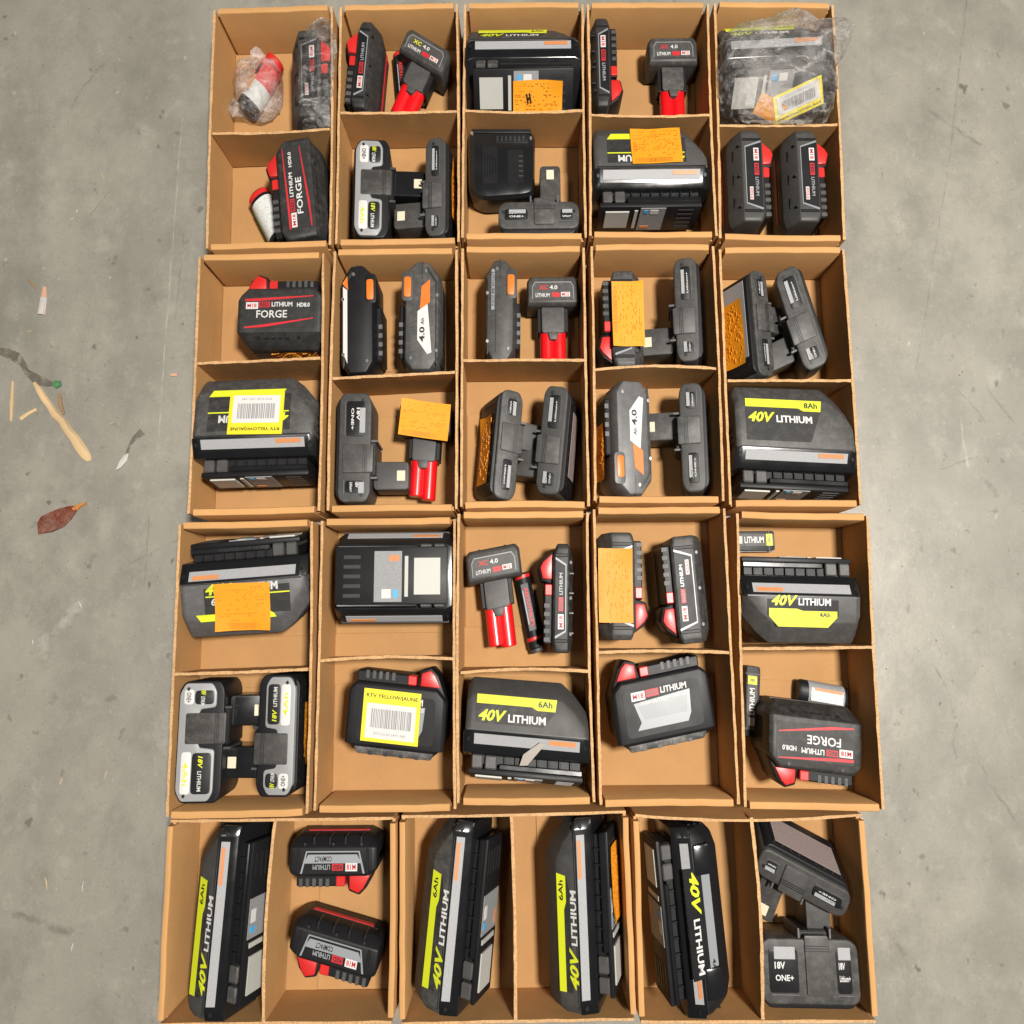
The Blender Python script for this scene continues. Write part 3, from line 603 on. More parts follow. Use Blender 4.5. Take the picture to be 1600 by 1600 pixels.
        t.text('40V', .036, .0115, 'lime', LM(.030, yc - .031) @ RZ(180) @ T(0, 0, .0006), p, .28, .035)
        t.text('LITHIUM', .050, .0085, 'white', LM(-.022, yc - .031) @ RZ(180) @ T(0, 0, .0006), p, 0, .03)
    elif style == 'flip':
        p = t.plate('label_panel', 0, 0, 'black', LM(0, 0), b, .0003, [(-.046, -.010), (.046, -.010), (.046, yc - .008), (.034, yc + .004), (-.034, yc + .004), (-.046, yc - .008)])
        t.plate('lime_bar', 0, 0, 'lime', LM(0, 0) @ T(0, 0, .0003), p, .0004, [(-.044, yc - .012), (.000, yc - .012), (.008, yc - .014), (.044, yc - .014), (.044, yc - .006), (.032, yc + .004), (-.032, yc + .004), (-.044, yc - .006)])
        t.text('40V', .034, .0108, 'lime', LM(.024, yc - .0218) @ RZ(180) @ T(0, 0, .0006), p, .28, .035)
        t.text('LITHIUM', .042, .0072, 'white', LM(-.015, yc - .0208) @ RZ(180) @ T(0, 0, .0006), p, 0, .03)
        t.text(ah, .014, .0045, 'dark', LM(-.028, yc - .0085) @ RZ(180) @ T(0, 0, .001), p)
    elif style == 'compact':
        for e in (-1, 1): t.add('end_cap', box(e * (h - .028) - .014, e * (h - .028) + .014, -.012, yc + .003, zc + .036, zc + .0472, .003, 2), 'gloss', b)
        p = t.plate('label_panel', .096, .036, 'black', LM(.0, yc - .018), b, .0006)
        t.plate('silver_bar', .098, .0115, 'silver', LM(.0, yc - .0062) @ T(0, 0, .0005), p, .0005)
        t.text('40V', .038, .0125, 'lime', LM(-.026, yc - .0225) @ T(0, 0, .0009), p, .28, .035)
        t.text('LITHIUM', .048, .0085, 'white', LM(.020, yc - .0240) @ T(0, 0, .0009), p, 0, .03)
        t.text(ah, .014, .0045, 'dark', LM(.040, yc - .0062) @ T(0, 0, .0013), p)
    t.add('seam', loft([[(x, y0 + .0008, zc - .0465), (x, y0 + .0016, zc - .0465), (x, y0 + .0016, zc + .0463), (x, y0 + .0008, zc + .0463)] for x in (-h + .004, h - .004)], 0), 'dark', b)
    for e in (-1, 1):
        for q in range(3): t.add('end_rib', box(e * (h + .0002) - .0008, e * (h + .0002) + .0008, y0 + .006 + q * .008, y0 + .009 + q * .008, zc - .026, zc + .026, .0003), 'black', b)
    if extra: extra(t, dict(LM=LM, MT=MT, body=b, term=tb, zc=zc, yc=yc, yb=yb, collar=c))
    t.finish(pid, yaw, label, 'battery', 'tool batteries in the boxes', ref or (0, -.0205, zc + .0421), roll)

def pack18(pid, yaw, label, kind='xc', mirror=False, roll=0, extra=None, L=None):
    """slide-on battery lying on its side: label face +z, terminal rail +y, red latch at -x"""
    t = Thing('slide_battery'); m = -1 if mirror else 1
    L, D, F, h = {'xc': (.108, .047, .031, .077), 'xs': (.108, .036, .020, .077), 'cp': (.110, .028, .021, .070), 'rib': (.112, .036, .027, .068), 'ho': (.128, .066, .060, .078), 'forge': (.118, .064, .050, .079)}[kind]
    X = L / 2; dz = {'xc': .024, 'xs': .024, 'cp': .016, 'rib': .014, 'ho': .010, 'forge': .022}[kind]
    def sec(x, k, dk): return [(x, -dk, .004), (x, -dk, h - .003), (x, -.003 - dk, h * k), (x, -F * (1 - .3 * (1 - k)), h * k), (x, -D + dk, h - dz), (x, -D + dk, .010), (x, -D + .006 + dk, 0), (x, -.006 - dk, 0)]
    big = kind in ('ho', 'forge'); e = .013 if big else .006
    b = t.add('body', loft([sec(-X * m, .965, e), sec((-X + .005) * m, 1, e * .55), sec((-X + .014) * m, 1, 0), sec((X - .010) * m, 1, 0), sec((X - .003) * m, 1, e * .4), sec(X * m, .975, e * .8)], .0016), {'forge': 'dim', 'ho': 'black', 'xc': 'char', 'xs': 'dim', 'cp': 'dim', 'rib': 'black'}[kind])
    def bx(x0, x1, *a, **k): return box(min(x0 * m, x1 * m), max(x0 * m, x1 * m), *a, **k)
    r = t.add('terminal_rail', bx(-.014, X - .008, -.001, .0105, .010, h - .009, .0015), 'black')
    for q in range(5): t.add('contact_notch', bx(-.006 + q * .0085 + .012, -.0015 + q * .0085 + .012, .003, .0108, h - .0094, h - .0085, .0002), 'grey', r)
    hs = t.add('latch_housing', prism(mx_pts([(-X + .002, -.010), (-X + .014, .012), (-X + .024, .0195), (-X + .038, .0155), (-X + .042, -.002)], m), .010, h - .012, .002), 'black')
    t.add('release_button', prism(mx_pts([(-X + .010, .0005), (-X + .0185, .0125), (-X + .0245, .0168), (-X + .036, .0130), (-X + .0365, .0005)], m), h - .030, h - .0085, .0012), 'red', hs)
    t.add('latch_tab', bx(-X + .0415, -X + .053, .0005, .0100, h - .034, h - .0065, .001), 'red', r)
    for s in (-1, 1):
        t.add('end_cap', bx(s * (X - .0065) - .0065, s * (X - .0065) + .0058, -D + .004 + e, -.004 - e, .012, h - dz - .004 if kind != 'ho' else h - .02, .002), 'black', b)
    t.add('seam', bx(-X + .012, X - .010, -D - .0003, .0002, h * .52, h * .52 + .0012, 0), 'dark', b)
    Z = h + .0002
    if kind == 'forge':
        p = t.plate('label_panel', 0, 0, 'dim', T(0, 0, Z), b, .0003, [(-.048, -.045), (.050, -.045), (.050, -.010), (-.048, -.010)])
        t.plate('red_stripe', 0, 0, 'redink', T(0, 0, Z + .0003), p, .0004, [(-.048, -.013), (.048, -.0095), (.048, -.0105), (-.030, -.0155), (-.048, -.0155)])
        t.plate('red_stripe', 0, 0, 'redink', T(0, 0, Z + .0003), p, .0004, [(-.048, -.044), (-.030, -.0425), (.048, -.0345), (.048, -.0355), (-.020, -.0445), (-.048, -.0455)])
        k = t.plate('badge', .017, .0075, 'white', T(-.038, -.0205, Z + .0003), p, .0004); t.text('M18', .013, .0045, 'redink', T(-.038, -.0205, Z + .0011), k)
        k = t.plate('badge', .015, .0060, 'redink', T(-.0205, -.0195, Z + .0003), p, .0004); t.text('RED', .012, .0042, 'dark', T(-.0205, -.0195, Z + .0011), k)
        t.text('LITHIUM', .029, .0052, 'white', T(.004, -.0193, Z + .0006), p, 0, .03); t.text('HD8.0', .018, .0048, 'white', T(.034, -.0200, Z + .0006), p, 0, .03); t.text('FORGE', .043, .0085, 'white', T(-.010, -.0300, Z + .0006), p, 0, .015)
        sl = math.degrees(math.atan2(dz, D - F)); SM = lambda x, f: T(x, -F - (D - F) * f, h - dz * f + .0004) @ RX(sl)
        for q in range(4): t.add('vent_hole', box(-.003, .003, -.0012, .0012, 0, .0004, 0), 'dark', b, SM(-.018 + q * .0095, .34))
        for x in (-.030, .027): t.add('screw_hole', cyl((0, 0, -.001), (0, 0, .0004), .0026, 12, 0), 'dark', b, SM(x, .30))
        for x, y in ((-.034, -.005), (.034, -.005)): t.add('screw_hole', cyl((x, y, h - .001), (x, y, h + .0003), .0020, 10, 0), 'dark', b)
    elif kind == 'ho':
        fr = t.plate('label_panel', 0, 0, 'black', T(0, 0, Z), b, .0005, rpoly(rect(-.050, .050, -.055, -.010), .006))
        lp = t.plate('silver_label', 0, 0, 'silver', T(0, 0, Z + .0005), fr, .0004, [(-.037, -.023), (.037, -.019), (.035, -.041), (.030, -.049), (-.036, -.049), (-.030, -.042)])
        t.plate('label_shade', 0, 0, 'padgrey2', T(0, 0, Z + .0009), lp, .0003, [(-.032, -.0265), (.033, -.0225), (.030, -.040), (-.024, -.040)])
        k = t.plate('badge', .018, .0085, 'white', T(-.030, -.0165, Z + .0006), fr, .0004); t.text('M18', .014, .005, 'redink', T(-.030, -.0165, Z + .0014), k)
        k = t.plate('badge', .017, .0070, 'redink', T(-.0115, -.0155, Z + .0006), fr, .0004); t.text('RED', .013, .0046, 'dark', T(-.0115, -.0155, Z + .0014), k)
        t.text('LITHIUM', .034, .0062, 'white', T(.0165, -.0148, Z + .0008), fr, 0, .03); t.text('HIGH OUTPUT', .036, .0036, 'white', T(-.010, -.0238, Z + .0014), fr); t.text('HD12.0', .021, .0040, 'white', T(.025, -.0220, Z + .0014), fr)
        ring = [(-.060, -.012), (-.060, -.052), (-.047, -.0685), (.047, -.0685), (.0615, -.050), (.0615, -.020)]
        t.add('bumper', prism(mx_pts(ring, m), .006, .014, .003), 'worn', b); t.add('bumper', prism(mx_pts([(-.0615, -.044), (-.048, -.0690), (.048, -.0690), (.0635, -.048), (.0635, -.026), (.058, -.026), (.058, -.046), (.046, -.0610), (-.044, -.0610), (-.056, -.044)], m), .016, h - .004, .002), 'worn', b)
        for q in range(4): t.add('grip_notch', box(-.033 + q * .020, -.028 + q * .020, -.0694, -.066, .03, h - .0035, 0), 'dark', b)
    else:
        y1, y0 = -.0035, -F + (.004 if kind == 'xc' else .003)
        t.plate('label_outline', 0, 0, 'silver', T(0, 0, Z), b, .0003, [(-.041, y1), (.041, y1), (.034, y0), (-.034, y0)])
        p = t.plate('label_panel', 0, 0, 'black', T(0, 0, Z + .0003), b, .0004, [(-.0385, y1), (.0385, y1), (.0325, y0 + .0012), (-.0325, y0 + .0012)])
        yc = y1 - .0075
        if kind == 'rib':
            t.plate('silver_label', 0, 0, 'silver', T(0, 0, Z + .0007), p, .0003, [(-.037, y0 + .011), (.037, y0 + .011), (.031, y0 + .003), (-.031, y0 + .003)]); yc = y1 - .0060
            t.text('COMPACT', .022, .0050, 'dark', T(.012, y0 + .0070, Z + .0012), p)
        k = t.plate('badge', .0150, .0075, 'white', T(-.0240, yc, Z + .0006), p, .0004); t.text('M18', .0115, .0050, 'redink', T(-.0240, yc, Z + .0014), k)
        k = t.plate('badge', .0140, .0062, 'redink', T(-.0065, yc, Z + .0006), p, .0004); t.text('RED', .0110, .0042, 'dark', T(-.0065, yc, Z + .0014), k)
        k = t.text('LITHIUM', .0220, .0046, 'silver', T(.0140, yc, Z + .0008), p, 0, .03)
        if kind == 'xc': k = t.plate('badge', .0150, .0050, 'white', T(.022, yc - .0085, Z + .0006), p, .0004); t.text('XC5.0', .0130, .0036, 'redink', T(.022, yc - .0085, Z + .0014), k)
        sl = math.degrees(math.atan2(dz, D - F))
        for s in (-1, 1): t.add('edge_cap', box(s * (X - .012) - .0018, s * (X - .012) + .0018, -F + .001, -.003, h - .003, h + .0006, .0006), 'black', b)
        if kind == 'xc':
            for q in range(3): t.add('side_rib', box(-.034 + q * .028, -.022 + q * .028, -.0012, .0012, -.001, .0009, .0005), 'black', b, T(0, -F - (D - F) * .55, h - dz * .55) @ RX(sl))
        t.plate('red_stripe', 0, 0, 'redink', T(0, -D - .0003, .030) @ RX(90), b, .0006, rect(-.040, .040, -.003, .004))
        for x in (-.036, .0, .036): t.add('screw_hole', cyl((x, -F - .003, h - .006), (x, -F - .003, h - .001), .0018, 10, 0), 'dark', b)
        if kind in ('cp', 'rib'):
            for q in range(4): t.add('grip_rib', box(-.036 + q * .020, -.034 + q * .020, -D - .0004, -F - .001, .02, h - .0035, .0003), 'dark', b)
    if extra: extra(t, dict(body=b, Z=Z, D=D, F=F, h=h, m=m))
    t.finish(pid, yaw, label, 'battery', 'tool batteries in the boxes', (0, -D / 2 if kind in ('cp', 'rib') else -F / 2 - .006, h), roll)

def post18(pid, yaw, label, col='dark', D=.042, so=0, roll=11, extra=None, L=.116, h=.076, marks='plain'):
    """battery with a square post, lying on its side: print face +z, post towards +y, base -y"""
    t = Thing('post_battery'); X = L / 2; lime = col == 'lime'
    out = rpoly([(-X, -D), (X, -D), (X, -.006), (X - .009, 0), (-X + .009, 0), (-X, -.006)], .011, 4)
    base = rpoly([(-X + .004, -D - .0045), (X - .004, -D - .0045), (X - .001, -D * .45), (-X + .001, -D * .45)], .010, 4)
    b = t.add('body', prism(out, .010 if not lime else .0, h - .001, .0045, 3), 'char' if not lime else 'black')
    bs = t.add('base_shell', prism(base, .0, h - .006, .005, 3), 'black', None)
    cx = so * .45
    t.add('latch_wing', box(cx - .019, cx + .017, -.004, .0060, .012, h - .008, .0015), 'dim' if not lime else 'black')
    for s in (-1, 1): t.add('latch_clip', box(cx + s * .0195 - .0012, cx + s * .0195 + .0012, -.006, .0085, .020, h - .0045, .0004), 'mid' if not lime else 'char')
    c = t.add('centre_block', prism(rpoly(rect(cx - .0150, cx + .0150, -D * .86, .0035), .002, 2), h - .020, h + .0014, .0014), 'grey' if not lime else 'char')
    for q in range(3): t.add('grip_line', box(cx - .0150, cx + .0150, -.006 - q * .0022, -.0052 - q * .0022, h + .0008, h + .0018, 0), 'dark', c)
    for q in range(9):
        xr = -X + .014 + q * (L - .028) / 8
        if q not in (4,): t.add('side_rib', box(xr - .0016, xr + .0016, -D - .0052, -D - .0030, .012, h - .012, .0004), 'black', bs)
    if lime:
        sh = t.add('grey_shell', prism(rpoly([(-X + .002, -D + .006), (-X + .012, -D - .001), (X - .012, -D - .001), (X - .002, -D + .006), (X - .002, -.016), (X - .010, -.010), (cx + .020, -.010), (cx + .018, -D * .55), (cx - .018, -D * .55), (cx - .020, -.010), (-X + .010, -.010), (-X + .002, -.016)], .003, 2), h - .026, h + .0006, .0016), 'light')
    st = t.add('post', prism(rpoly(rect(so - .0150, so + .0150, .002, .0505), .005, 3), h / 2 - .021, h / 2 + .021, .007, 3), 'char' if not lime else 'gloss')
    t.add('contact', box(so - .0055, so + .0055, .034, .0455, h / 2 + .0205, h / 2 + .0217, .0003), 'cream', st)
    t.add('post_groove', box(so - .0135, so + .0135, .0062, .0074, h / 2 + .0200, h / 2 + .0214, 0), 'dark', st)
    Z = h - .0008 if not lime else h + .0008
    for s in (-1, 1):
        x0, x1 = (cx + .020, X - .006) if s > 0 else (-X + .006, cx - .020); xm = (x0 + x1) / 2; wd = x1 - x0
        yt, yb_ = -.007, -D + .008; ym = (yt + yb_) / 2; ht = yt - yb_
        if not lime:
            p = t.add('print_panel', prism(rpoly(rect(x0 + .003, x1 - .004, yb_ + .002, yt - .002), .003, 2), h - .003, Z + .0006, .0005), 'black', b)
            if s < 0 or marks == 'both': t.text('18V', wd * .30, ht * .15, 'white', T(xm - wd * .12, ym + ht * .12, Z + .0009), p, 0, .03)
            t.text('Lithium+' if s > 0 else 'ONE+', wd * .52, ht * .13, 'white', T(xm, ym - ht * .14, Z + .0009), p, 0, .02)
            k = t.plate('label_or_glint', wd * .60, ht * .26, 'fine', T(xm + wd * .03, yt - .0050, Z + .0006), p, .0003)  # pale plate painted in for the glint on the print panel
            t.plate('edge_line', wd * .80, .0008, 'mid', T(xm, yb_ + .0005, Z + .0004), b, .0005)
        else:
            p = t.add('print_panel', prism(rpoly(rect(x0 + .002, x1 - .003, -D + .005, -D + .0175), .003, 2), h - .002, Z + .0006, .0004), 'paper', b)
            t.text('4Ah' if s > 0 else 'ONE+', wd * .5, .0060, 'lime' if s > 0 else 'dark', T(xm, -D + .0110, Z + .0009), p, 0, .02)
            q = t.add('print_panel', prism(rpoly(rect(x0 + .003, x1 - .003, -D + .0185, -.013), .004, 2), h - .002, Z + .0005, .0004), 'dark', b)
            t.text('18V', wd * .26, .0062, 'lime', T(xm - wd * .24, -D * .5 + .0015, Z + .0009), q, .2, .03); t.text('LITHIUM', wd * .42, .0050, 'white', T(xm + wd * .16, -D * .5 + .001, Z + .0009), q, 0, .02)
        t.add('screw_hole', cyl((s * (X - .0075), -.012 if not lime else -D + .010, Z - .002), (s * (X - .0075), -.012 if not lime else -D + .010, Z + .0007), .0019, 10, 0), 'dark', b)
    if extra: extra(t, dict(body=b, base=bs, Z=Z, D=D, h=h, X=X))
    t.finish(pid, yaw, label, 'battery', 'tool batteries in the boxes', (0, -D / 2, h), roll)

def hexpack(pid, yaw, label, col='grey', wide=.050, roll=0, style='label', extra=None, mx=1, L=.124, h=.072):
    """angular slide battery with orange button: label face +z, rail +y"""
    t = Thing('slide_battery'); X = L / 2; w2 = wide / 2
    out = [(-X, -w2 * .50), (-X + .014, -w2), (X - .018, -w2), (X - .001, -w2 * .42), (X, w2 * .34), (X - .013, w2), (-X + .012, w2), (-X, w2 * .55)]
    def ring(z, k): return [(x * (1 - .03 * k), y * (1 - .16 * k), z) for x, y in out]
    b = t.add('body', loft([ring(0, .8), ring(.008, 0), ring(h - .012, 0), ring(h, 1)], .0022), col)
    t.add('side_panel', prism([(-X + .010, -w2 * .96), (-X + .020, -w2 * 1.03), (X - .026, -w2 * 1.03), (X - .016, -w2 * .96)], .014, h - .016, .0015), 'dim', b)
    for q in range(5): t.add('side_slot', box(-X + .030 + q * .012, -X + .036 + q * .012, -w2 * 1.04, -w2 * 1.0, h - .034, h - .019, 0), 'dark', b)
    t.add('top_ridge', prism([(-X + .006, -w2 * .80), (X - .024, -w2 * .80), (X - .008, -w2 * .30), (X - .010, -w2 * .22), (X - .026, -w2 * .70), (-X + .010, -w2 * .70)], h - .002, h + .0007, .0004), 'dim', b)
    r = t.add('terminal_rail', box(-X + .018, X - .045, w2 - .004, w2 + .007, .012, h - .018, .0015), 'black')
    for q in range(4): t.add('contact_notch', box(-X + .024 + q * .010, -X + .029 + q * .010, w2 + .002, w2 + .0074, h - .0185, h - .0165, 0), 'mid', r)
    hs = t.add('button_housing', prism(rpoly(rect(X - .046, X - .012, w2 - .014, w2 + .002), .005, 3), .012, h + .0004, .002), col)
    t.add('release_button', prism(rpoly(rect(X - .042, X - .019, w2 - .0115, w2 - .0015), .003, 3), h - .004, h + .0022, .001), 'orangebtn', hs)
    Z = h + .0003
    if style == 'label':
        p = t.plate('label_panel', 0, 0, 'paper', T(0, 0, Z), b, .0005, [(-X + .018, -w2 * .30), (-X + .034, w2 * .22), (.004, w2 * .22), (.012, -w2 * .30), (-X + .020, -w2 * .52)])
        t.text('4.0', .017, .0078, 'dark', T(-.022, -w2 * .02, Z + .0009) @ RZ(0), p, 0, .03); t.text('Ah', .007, .0050, 'dark', T(-.0075, -w2 * .04, Z + .0009), p)
        t.plate('orange_panel', 0, 0, 'orangebtn', T(0, 0, Z), b, .0005, [(.006, w2 * .10), (.014, -w2 * .42), (X - .022, -w2 * .42), (X - .030, w2 * .02)])
    elif style == 'narrow':
        p = t.plate('label_panel', 0, 0, 'paper', T(0, 0, Z), b, .0005, [(-X + .012, -w2 * .55), (X - .030, -w2 * .55), (X - .026, -w2 * .95 + .004), (-X + .024, -w2 * .95 + .004)])
        t.plate('orange_panel', 0, 0, 'orangebtn', T(0, 0, Z), b, .0005, [(X - .030, -w2 * .50), (X - .014, -w2 * .55), (X - .022, -w2 * .82)])
    elif style == 'small':
        p = t.plate('label_panel', .046, .0042, 'silver', T(.022, -w2 * .45, Z), b, .0005); t.text('LITHIUM-ION', .038, .0030, 'dark', T(.022, -w2 * .45, Z + .0008), p)
        t.add('grip_line', box(-X + .010, .0, -w2 * .30, -w2 * .22, h - .002, h + .0003, 0), 'dark', b)
    for x, y in ((X - .012, -w2 * .2), (-X + .022, -w2 * .78), (X - .040, -w2 * .80), (-X + .014, w2 * .55)):
        t.add('screw', cyl((x, y, h - .004), (x, y, h + .0008), .0022, 12, .0003), 'steel', b)
    t.add('seam', box(X - .022, X - .001, -.0004, .0004, h - .006, h + .0002, 0), 'dark', b)
    if mx < 0:
        for name, q, _, _ in t.items:
            if name == 'lettering': xm = sum(v.co.x for v in q.verts) / len(q.verts); bmesh.ops.translate(q, verts=q.verts, vec=(-2 * xm, 0, 0))
            else: bmesh.ops.transform(q, matrix=Matrix.Diagonal((-1, 1, 1, 1)), verts=q.verts); bmesh.ops.reverse_faces(q, faces=q.faces)
    if extra: extra(t, dict(body=b, Z=Z, w2=w2, h=h, X=X))
    t.finish(pid, yaw, label, 'battery', 'tool batteries in the boxes', (0, 0, h), roll)

def stem12(pid, yaw, label, extra=None, roll=0, color='redink', hx=.0375):
    """small T-shaped pack: wide head, grey neck and red three-cell stem towards -y"""
    t = Thing('stem_battery'); h = .050
    def ring(z, k): return [(x * (1 - .06 * k), y - (.003 * k if y > 0 else -.003 * k), z) for x, y in [(-hx, -.017), (hx, -.017), (hx, .012), (hx - .005, .0175), (-hx + .005, .0175), (-hx, .012)]]
    b = t.add('head', loft([ring(0, 1), ring(.006, 0), ring(h - .006, 0), ring(h, 1)], .002), 'char')
    for s in (-1, 1): t.add('head_rib', box(s * .018 - .0015, s * .018 + .0015, .0165, .0182, .006, h - .008, .0004), 'black', b)
    nk = t.add('neck', prism(rpoly(rect(-.0165, .0165, -.046, -.015), .004, 3), .006, h - .010, .006, 3), 'grey')
    t.add('neck_rail', box(-.0225, -.016, -.044, -.016, .012, h - .016, .001), 'black', nk); t.add('neck_rail', box(.016, .0225, -.044, -.016, .012, h - .016, .001), 'black', nk)
    t.add('neck_tongue', prism([(-.008, -.045), (.008, -.045), (.005, -.054), (-.005, -.054)], .020, h - .0085, .001), 'grey', nk)
    for x, z in ((-.0085, .027), (.0085, .027), (0, .0145)): t.add('stem_cell', cyl((x, -.040, z), (x, -.084 - (.003 if x > 0 else 0), z), .0105, 18, .0012), 'brightred', nk)
    Z = h + .0002
    t.plate('label_outline', 0, 0, 'silver', T(0, 0, Z), b, .0003, [(-.030, -.0105), (.030, -.0105), (.030, .004), (.026, .0095), (-.026, .0095), (-.030, .004)])
    p = t.plate('label_panel', 0, 0, 'grey', T(0, 0, Z + .0003), b, .0004, [(-.029, -.0112), (.029, -.0112), (.029, .0036), (.0255, .0084), (-.0255, .0084), (-.029, .0036)])
    t.text('XC', .013, .0052, color, T(-.014, .0028, Z + .0010), p, 0, .03); t.text('4.0', .011, .0048, 'white', T(.001, .0028, Z + .0010), p, 0, .02)
    k = t.plate('badge', .011, .0052, 'redink', T(.004, -.0058, Z + .0006), p, .0003); t.text('LITHIUM', .020, .0044, 'white', T(-.015, -.0062, Z + .0010), p, 0, .02)
    k = t.plate('badge', .013, .0052, 'white', T(.018, -.0054, Z + .0006), p, .0003); t.text('M12', .010, .0038, 'redink', T(.018, -.0054, Z + .0013), k)
    if extra: extra(t, dict(head=b, Z=Z))
    t.finish(pid, yaw, label, 'battery', 'tool batteries in the boxes', (0, 0, h), roll)

def cell12(pid, yaw, label, L=.068, r=.0165, style='white'):
    """short fat battery stick: wrapped label around clustered cells, lying along x"""
    t = Thing('battery_stick'); X = L / 2
    def ring(x, k): return [(x, r * k * math.copysign(abs(math.cos(a)) ** .88, math.cos(a)), r + r * k * math.copysign(abs(math.sin(a)) ** .88, math.sin(a))) for a in [2 * PI * i / 24 for i in range(24)]]
    b = t.add('body', loft([ring(-X, .86), ring(-X + .004, 1), ring(X * .35, 1), ring(X - .003, 1), ring(X, .9)], 0), 'black')
    c = t.add('wrap_label', loft([ring(-X * .62, 1.012), ring(X * .86, 1.012)], 0), 'finewhite' if style != 'plain' else 'finedark', b)
    if style == 'plain':
        k = t.plate('label_or_glint', L * .66, r * 1.1, 'finewhite', T(.004, -.001, 2 * r * 1.004), b, .0004); t.plate('label_or_glint', L * .66, r * .9, 'fine', T(.004, -r * 1.015, r) @ RX(90), b, .0004)
    if style == 'white': t.add('red_band', loft([ring(-X * .93, 1.014), ring(-X * .74, 1.014)], 0), 'red', b); t.add('orange_band', box(-X * .5, X * .8, -r * 1.03, -r * .98, r * .6, r * 1.3, 0), 'green', c)
    else: t.add('orange_band', box(-X * .4, X * .75, r * .25, r * .5, 2 * r * 1.01, 2 * r * 1.03, 0), 'fineorange', c)
    if style == 'red': t.add('red_sleeve', loft([ring(X * .12, 1.02), ring(X * .97, 1.02)], 0), 'red', b)
    if style == 'red': t.add('red_cap', cyl((X - .001, 0, r), (X + .012, 0, r), r * .92, 24, .002), 'red', b); t.add('red_cap', box(X * .25, X * .9, -r * .6, r * .6, 2 * r * .99, 2 * r * 1.03, .0006), 'red', b)
    t.finish(pid, yaw, label, 'battery', 'tool batteries in the boxes', (0, 0, 2 * r))

def thin_cell(pid, yaw, label, L=.080, r=.0108, lime=False):
    """thin rechargeable stick, lying along x"""
    t = Thing('battery_stick'); X = L / 2
    if lime:
        b = t.add('body', prism(rpoly(rect(-X, X, -r, r), .003, 3), 0, 2 * r, .003, 3), 'black')
        for s in (-1, 1): t.add('cap_ring', box(s * (X - .008) - .001, s * (X - .008) + .001, -r - .0004, r + .0004, .002, 2 * r + .0004, .0002), 'char', b)
        p = t.plate('label_panel', .056, .013, 'char', T(0, .001, 2 * r + .0002), b, .0004)
        k = t.plate('lime_square', .0085, .0125, 'lime', T(.0215, .001, 2 * r + .0006), p, .0003); t.text('8', .003, .006, 'dark', T(.0215, .001, 2 * r + .0012), k)
        t.text('LITHIUM', .027, .0070, 'white', T(.000, .001, 2 * r + .0010), p, 0, .02); t.plate('tan_square', .008, .008, 'padgrey', T(-.0205, .001, 2 * r + .0006), p, .0003)
        s = t.plate('side_label', .05, .010, 'fine', T(.004, -r - .0002, r) @ RX(90), b, .0004); t.plate('red_mark', .005, .006, 'redink', T(-.024, -r - .0006, r) @ RX(90), b, .0003); t.plate('blue_mark', .005, .006, 'blueink', T(-.017, -r - .0006, r) @ RX(90), s, .0003)
    else:
        b = t.add('body', cyl((-X, 0, r), (X, 0, r), r, 20, .0016), 'black')
        t.add('red_ring', cyl((X - .013, 0, r), (X - .009, 0, r), r * 1.03, 20, .0003), 'red', b); t.add('red_ring', cyl((-X + .002, 0, r), (-X + .006, 0, r), r * 1.02, 20, .0003), 'red', b)
        t.add('end_cap', cyl((X - .002, 0, r), (X + .004, 0, r), r * .86, 20, .001), 'char', b)
        p = t.plate('label_panel', .050, .010, 'dark', T(-.004, 0, 2 * r - .0005), b, .0008); t.text('REDLITHIUM', .040, .0050, 'redink', T(-.004, .001, 2 * r + .0007), p, 0, .03); t.plate('pale_line', .036, .0014, 'silver', T(-.004, -.0038, 2 * r + .0003), p, .0003)
    t.finish(pid, yaw, label, 'battery', 'tool batteries in the boxes', (0, 0, 2 * r))

def charger(pid, yaw, label):
    t = Thing('battery_charger')
    def ring(z, k): return [(x, y, z) for x, y in rpoly([(-.050 + k, -.036 + k), (-.030, -.046 + k), (.030, -.043 + k), (.048 - k, -.040 + k), (.050 - k, .038 - k), (-.052 + k, .040 - k)], .013, 5)]
    b = t.add('body', loft([ring(0, .004), ring(.006, 0), ring(.040, 0), ring(.046, .003), ring(.048, .008)], 0), 'gloss')
    t.add('raised_rim', prism([(-.044, .033), (.044, .032), (.043, .0375), (-.046, .0385)], .040, .0495, .0015), 'black', b)
    p = t.add('recess', prism(rpoly(rect(-.012, .040, .020, .031), .002, 2), .046, .0492, .0008), 'black', b)
    for q in range(7): t.add('grip_line', box(-.008 + q * .0065, -.0055 + q * .0065, .022, .029, .049, .0498, 0), 'dim', p)
    e = t.plate('embossed_panel', .022, .046, 'black', T(-.018, -.006, .0481), b, .0006)
    for q in range(5): t.plate('embossed_line', .0016, .030 - q * .003, 'gloss', T(-.026 + q * .004, -.006, .0488), e, .0002)
    e = t.plate('embossed_panel', .024, .040, 'black', T(.020, -.008, .0481), b, .0006)
    for q in range(5): t.plate('embossed_mark', .006, .0014, 'char', T(.028, -.020 + q * .006, .0488), e, .0002)
    for x, y in ((-.045, .033), (.043, .026)): t.add('screw', cyl((x, y, .046), (x, y, .0502), .0022, 12, .0004), 'steel', b)
    t.finish(pid, yaw, label, 'charger', None, (0, 0, .048))

